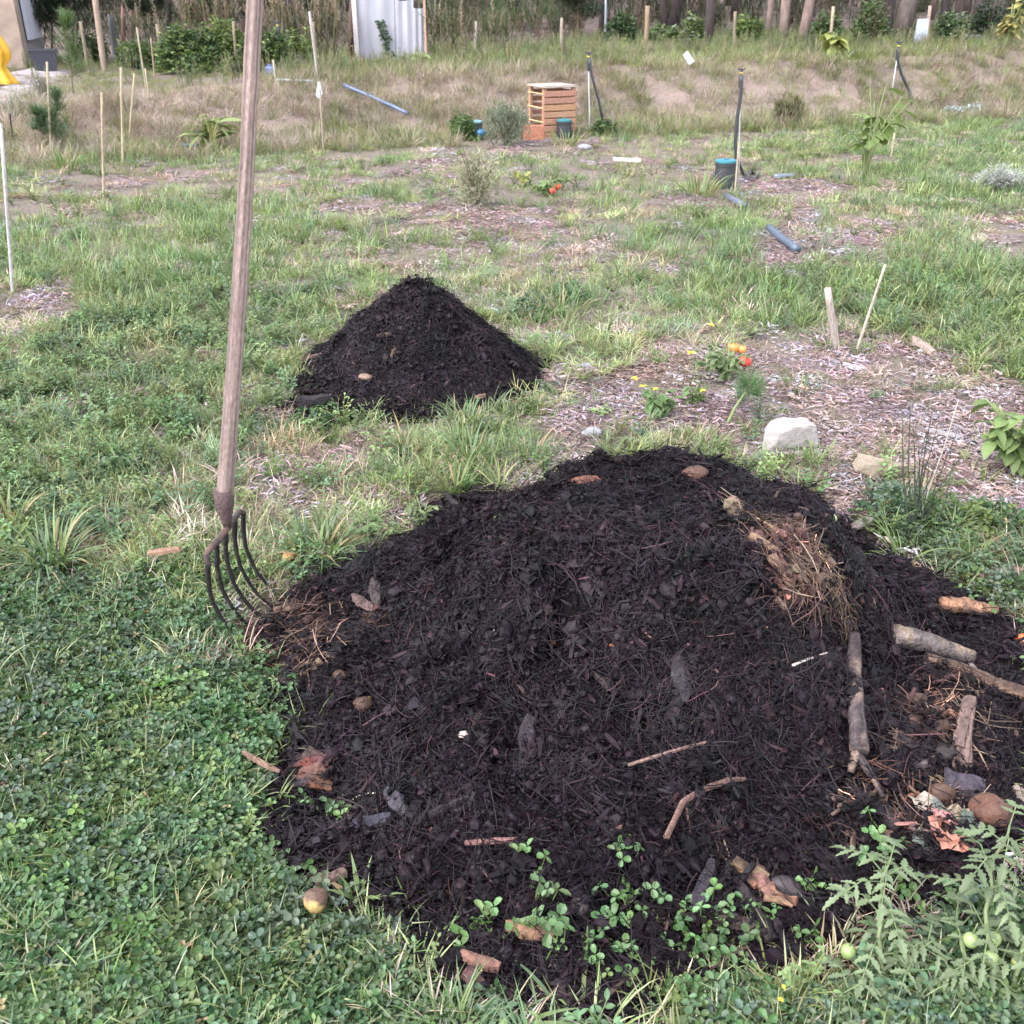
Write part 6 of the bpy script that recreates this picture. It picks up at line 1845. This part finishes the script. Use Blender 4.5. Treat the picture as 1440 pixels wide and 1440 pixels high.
# pines of the wood: a trunk and a crown each
random.seed(99)
M_TRUNK = solidmat('pine_bark', rough=0.9, spec=0.15, grain=0.45, scale=7, stretch=(2, 2, 0.6), bump=0.8, bscale=9)
def crown_mesh(i):
    mb = MB()
    for _ in range(46):
        a = U(0, 6.28); z = U(0, 4.6); R = U(.3, 1.6) * (1 - z / 7); p = Vector((0, 0, z * .9)); e = Vector((math.cos(a) * R, math.sin(a) * R, z + .2))
        mb.tube([p, e], .025, 4, (.10, .07, .05), cap=False)
        for q in (.55, .8, 1): pine_needles(mb, p.lerp(e, q), .22, 10, .38, .05, (.045, .07, .03))
    return mb.mesh('crown', M_LEAF)
CR = [crown_mesh(i) for i in range(3)]
def pine(label, b, t, wpx, col, group=None, h=8.0, cz=3.4):
    if b is None: return
    if len(b) == 2:
        B = V3(onland(b[0], b[1], False)); T0 = V3(atY(t[0], t[1], B.y)); r = wpx * pxm(B) * .5
    else:
        B = V3(b); T0 = B + Vector((t[0], t[1], 1.0)); r = wpx * .5
    d = (T0 - B).normalized(); o = thing('pine_tree', label, 'tree', B, group)
    mb = MB(); path = dense([B - d * .3, B + d * h * .33 + rvec(.05), B + d * h * .66 + rvec(.1), B + d * h], 3, .02)
    mb.tube(path, [r * (1.08 - .07 * i) for i in range(len(path))], 10, col, .06); vary(mb, .25, 2.5)
    mb.build('trunk', M_TRUNK, o, smooth=True)
    c = bpy.data.objects.new('crown', random.choice(CR)); COL.objects.link(c); c.parent = o
    c.location = d * cz; c.rotation_euler = (0, 0, U(0, 6.28)); c.scale = (1, 1, (h - cz) / 4.3)
PK, DKT = (.21, .15, .13), (.055, .042, .042)
pine('straight pink-barked pine trunk right of centre', (1100, 66), (1106, 0), 13, PK)
pine('leaning pink-barked pine trunk next to the straight one', (1127, 66), (1141, 0), 14, PK)
pine('dark pine trunk left of the pale post at right', (995, 70), (998, 0), 12, DKT)
pine('thick grey-brown leaning pine trunk behind the right sprinkler', (1264, 64), (1282, 0), 24, (.10, .08, .072))
pine('dark reddish pine trunk left of the metal sheets', (493, 88), (495, 0), 9, (.11, .07, .06))
pine('slim dark trunk left of the thick grey-brown pine', (1245, 60), (1252, 0), 14, DKT)
pine('dark trunk right of the blue panel', (1322, 58), (1330, 0), 12, DKT)
pine('dark trunk near the upper right corner', (1372, 56), (1378, 0), 15, (.08, .06, .06))
pine('dark trunk left of the grey low panel', (1345, 54), (1348, 0), 10, (.09, .065, .06))
pine('thin pink trunk between the post and the straight pink pine', (1079, 56), (1082, 0), 8, PK)
pine('dark pine trunk above the sprinkler right of the bin', (845, 58), (848, 0), 8, DKT)
pine('dark pine trunk right of the blue-grey pole', (895, 56), (900, 0), 9, DKT)
pine('dark pine trunk behind the dead tan post', (935, 55), (932, 0), 10, DKT)
pine('reddish slim trunk left of the upright pale post', (173, 62), (172, 0), 6, (.2, .12, .1))
pine('second reddish slim trunk above the left shrubs', (186, 62), (187, 0), 5, (.18, .11, .09))
pine('dark slim trunk right of the reddish pair at left', (236, 60), (238, 0), 6, DKT)
k = 0
while k < 64:
    y = U(24, 46); x = U(-.56, .56) * y
    if x < -.28 * y and U(0, 1) < .5: continue
    B = (x, y, float(land0(np.array(x), np.array(y))))
    pine('slender pine trunk deep in the wood behind the field', B, (U(-.1, .1), 0), U(.14, .3), random.choice([DKT, DKT, (.08, .058, .052), (.12, .085, .075), (.04, .032, .031)]), 'pines deep in the wood', U(8, 10), U(2.6, 4.0)); k += 1

# understorey of the wood and tall weeds on the bank top
def tall_weed():
    mb = MB()
    for _ in range(10):
        b = Vector((U(-.12, .12), U(-.12, .12), 0)); H = U(.3, .6); T = b + Vector((U(-.08, .08), U(-.08, .08), H)); g = U(.8, 1.2)
        mb.tube([b, T], .004, 3, (1.3 * g, 1.1 * g, g), cap=False)
        for j in range(12):
            a = U(0, 6.28); mb.blade(b.lerp(T, U(.15, 1)), a, U(.04, .1), .014, U(.2, 1.2), U(.3, 1.2), (g, g, g), None, 2)
    return mb.mesh('tall_weed', M_LEAF_I)
C_TALL = proto_collection('tall_weed', [tall_weed() for _ in range(5)])
r = np.random.default_rng(301)
x = r.uniform(-11, 14, 2600); y = bank_base(x) + r.uniform(2.4, 10.5, 2600)
d = (fbm(x * .7, y * .7, 303, 2) > -.25) & (x > -4.2 + .02 * y) | (r.uniform(0, 1, len(x)) < .12) & (y > bank_base(x) + 4)
x, y = keep(d, x, y); n = len(x)
scatter('tall_weeds', C_TALL, np.stack([x, y, land(x, y)], -1), yawrot(r, n, .12), r.uniform(.25, .6, n), pal(r, n, [(.15, .18, .09), (.12, .15, .075), (.2, .19, .12)], [3, 3, 1.5], .2), r.integers(0, 5, n), label='tall feathery weeds along the top of the bank', cat='weeds')
y = r.uniform(23, 58, 1500); x = r.uniform(-.7, .7, 1500) * y; n = 1500
scatter('undergrowth', C_TALL, np.stack([x, y, land(x, y)], -1), yawrot(r, n, .2), r.uniform(.6, 1.7, n), pal(r, n, [(.04, .052, .025), (.06, .06, .035), (.10, .08, .055)], [3, 2, 1.5], .25), r.integers(0, 5, n), label='undergrowth on the floor of the pine wood', cat='undergrowth')
for o in _roots:
    if 'o_' in o: del o['o_']
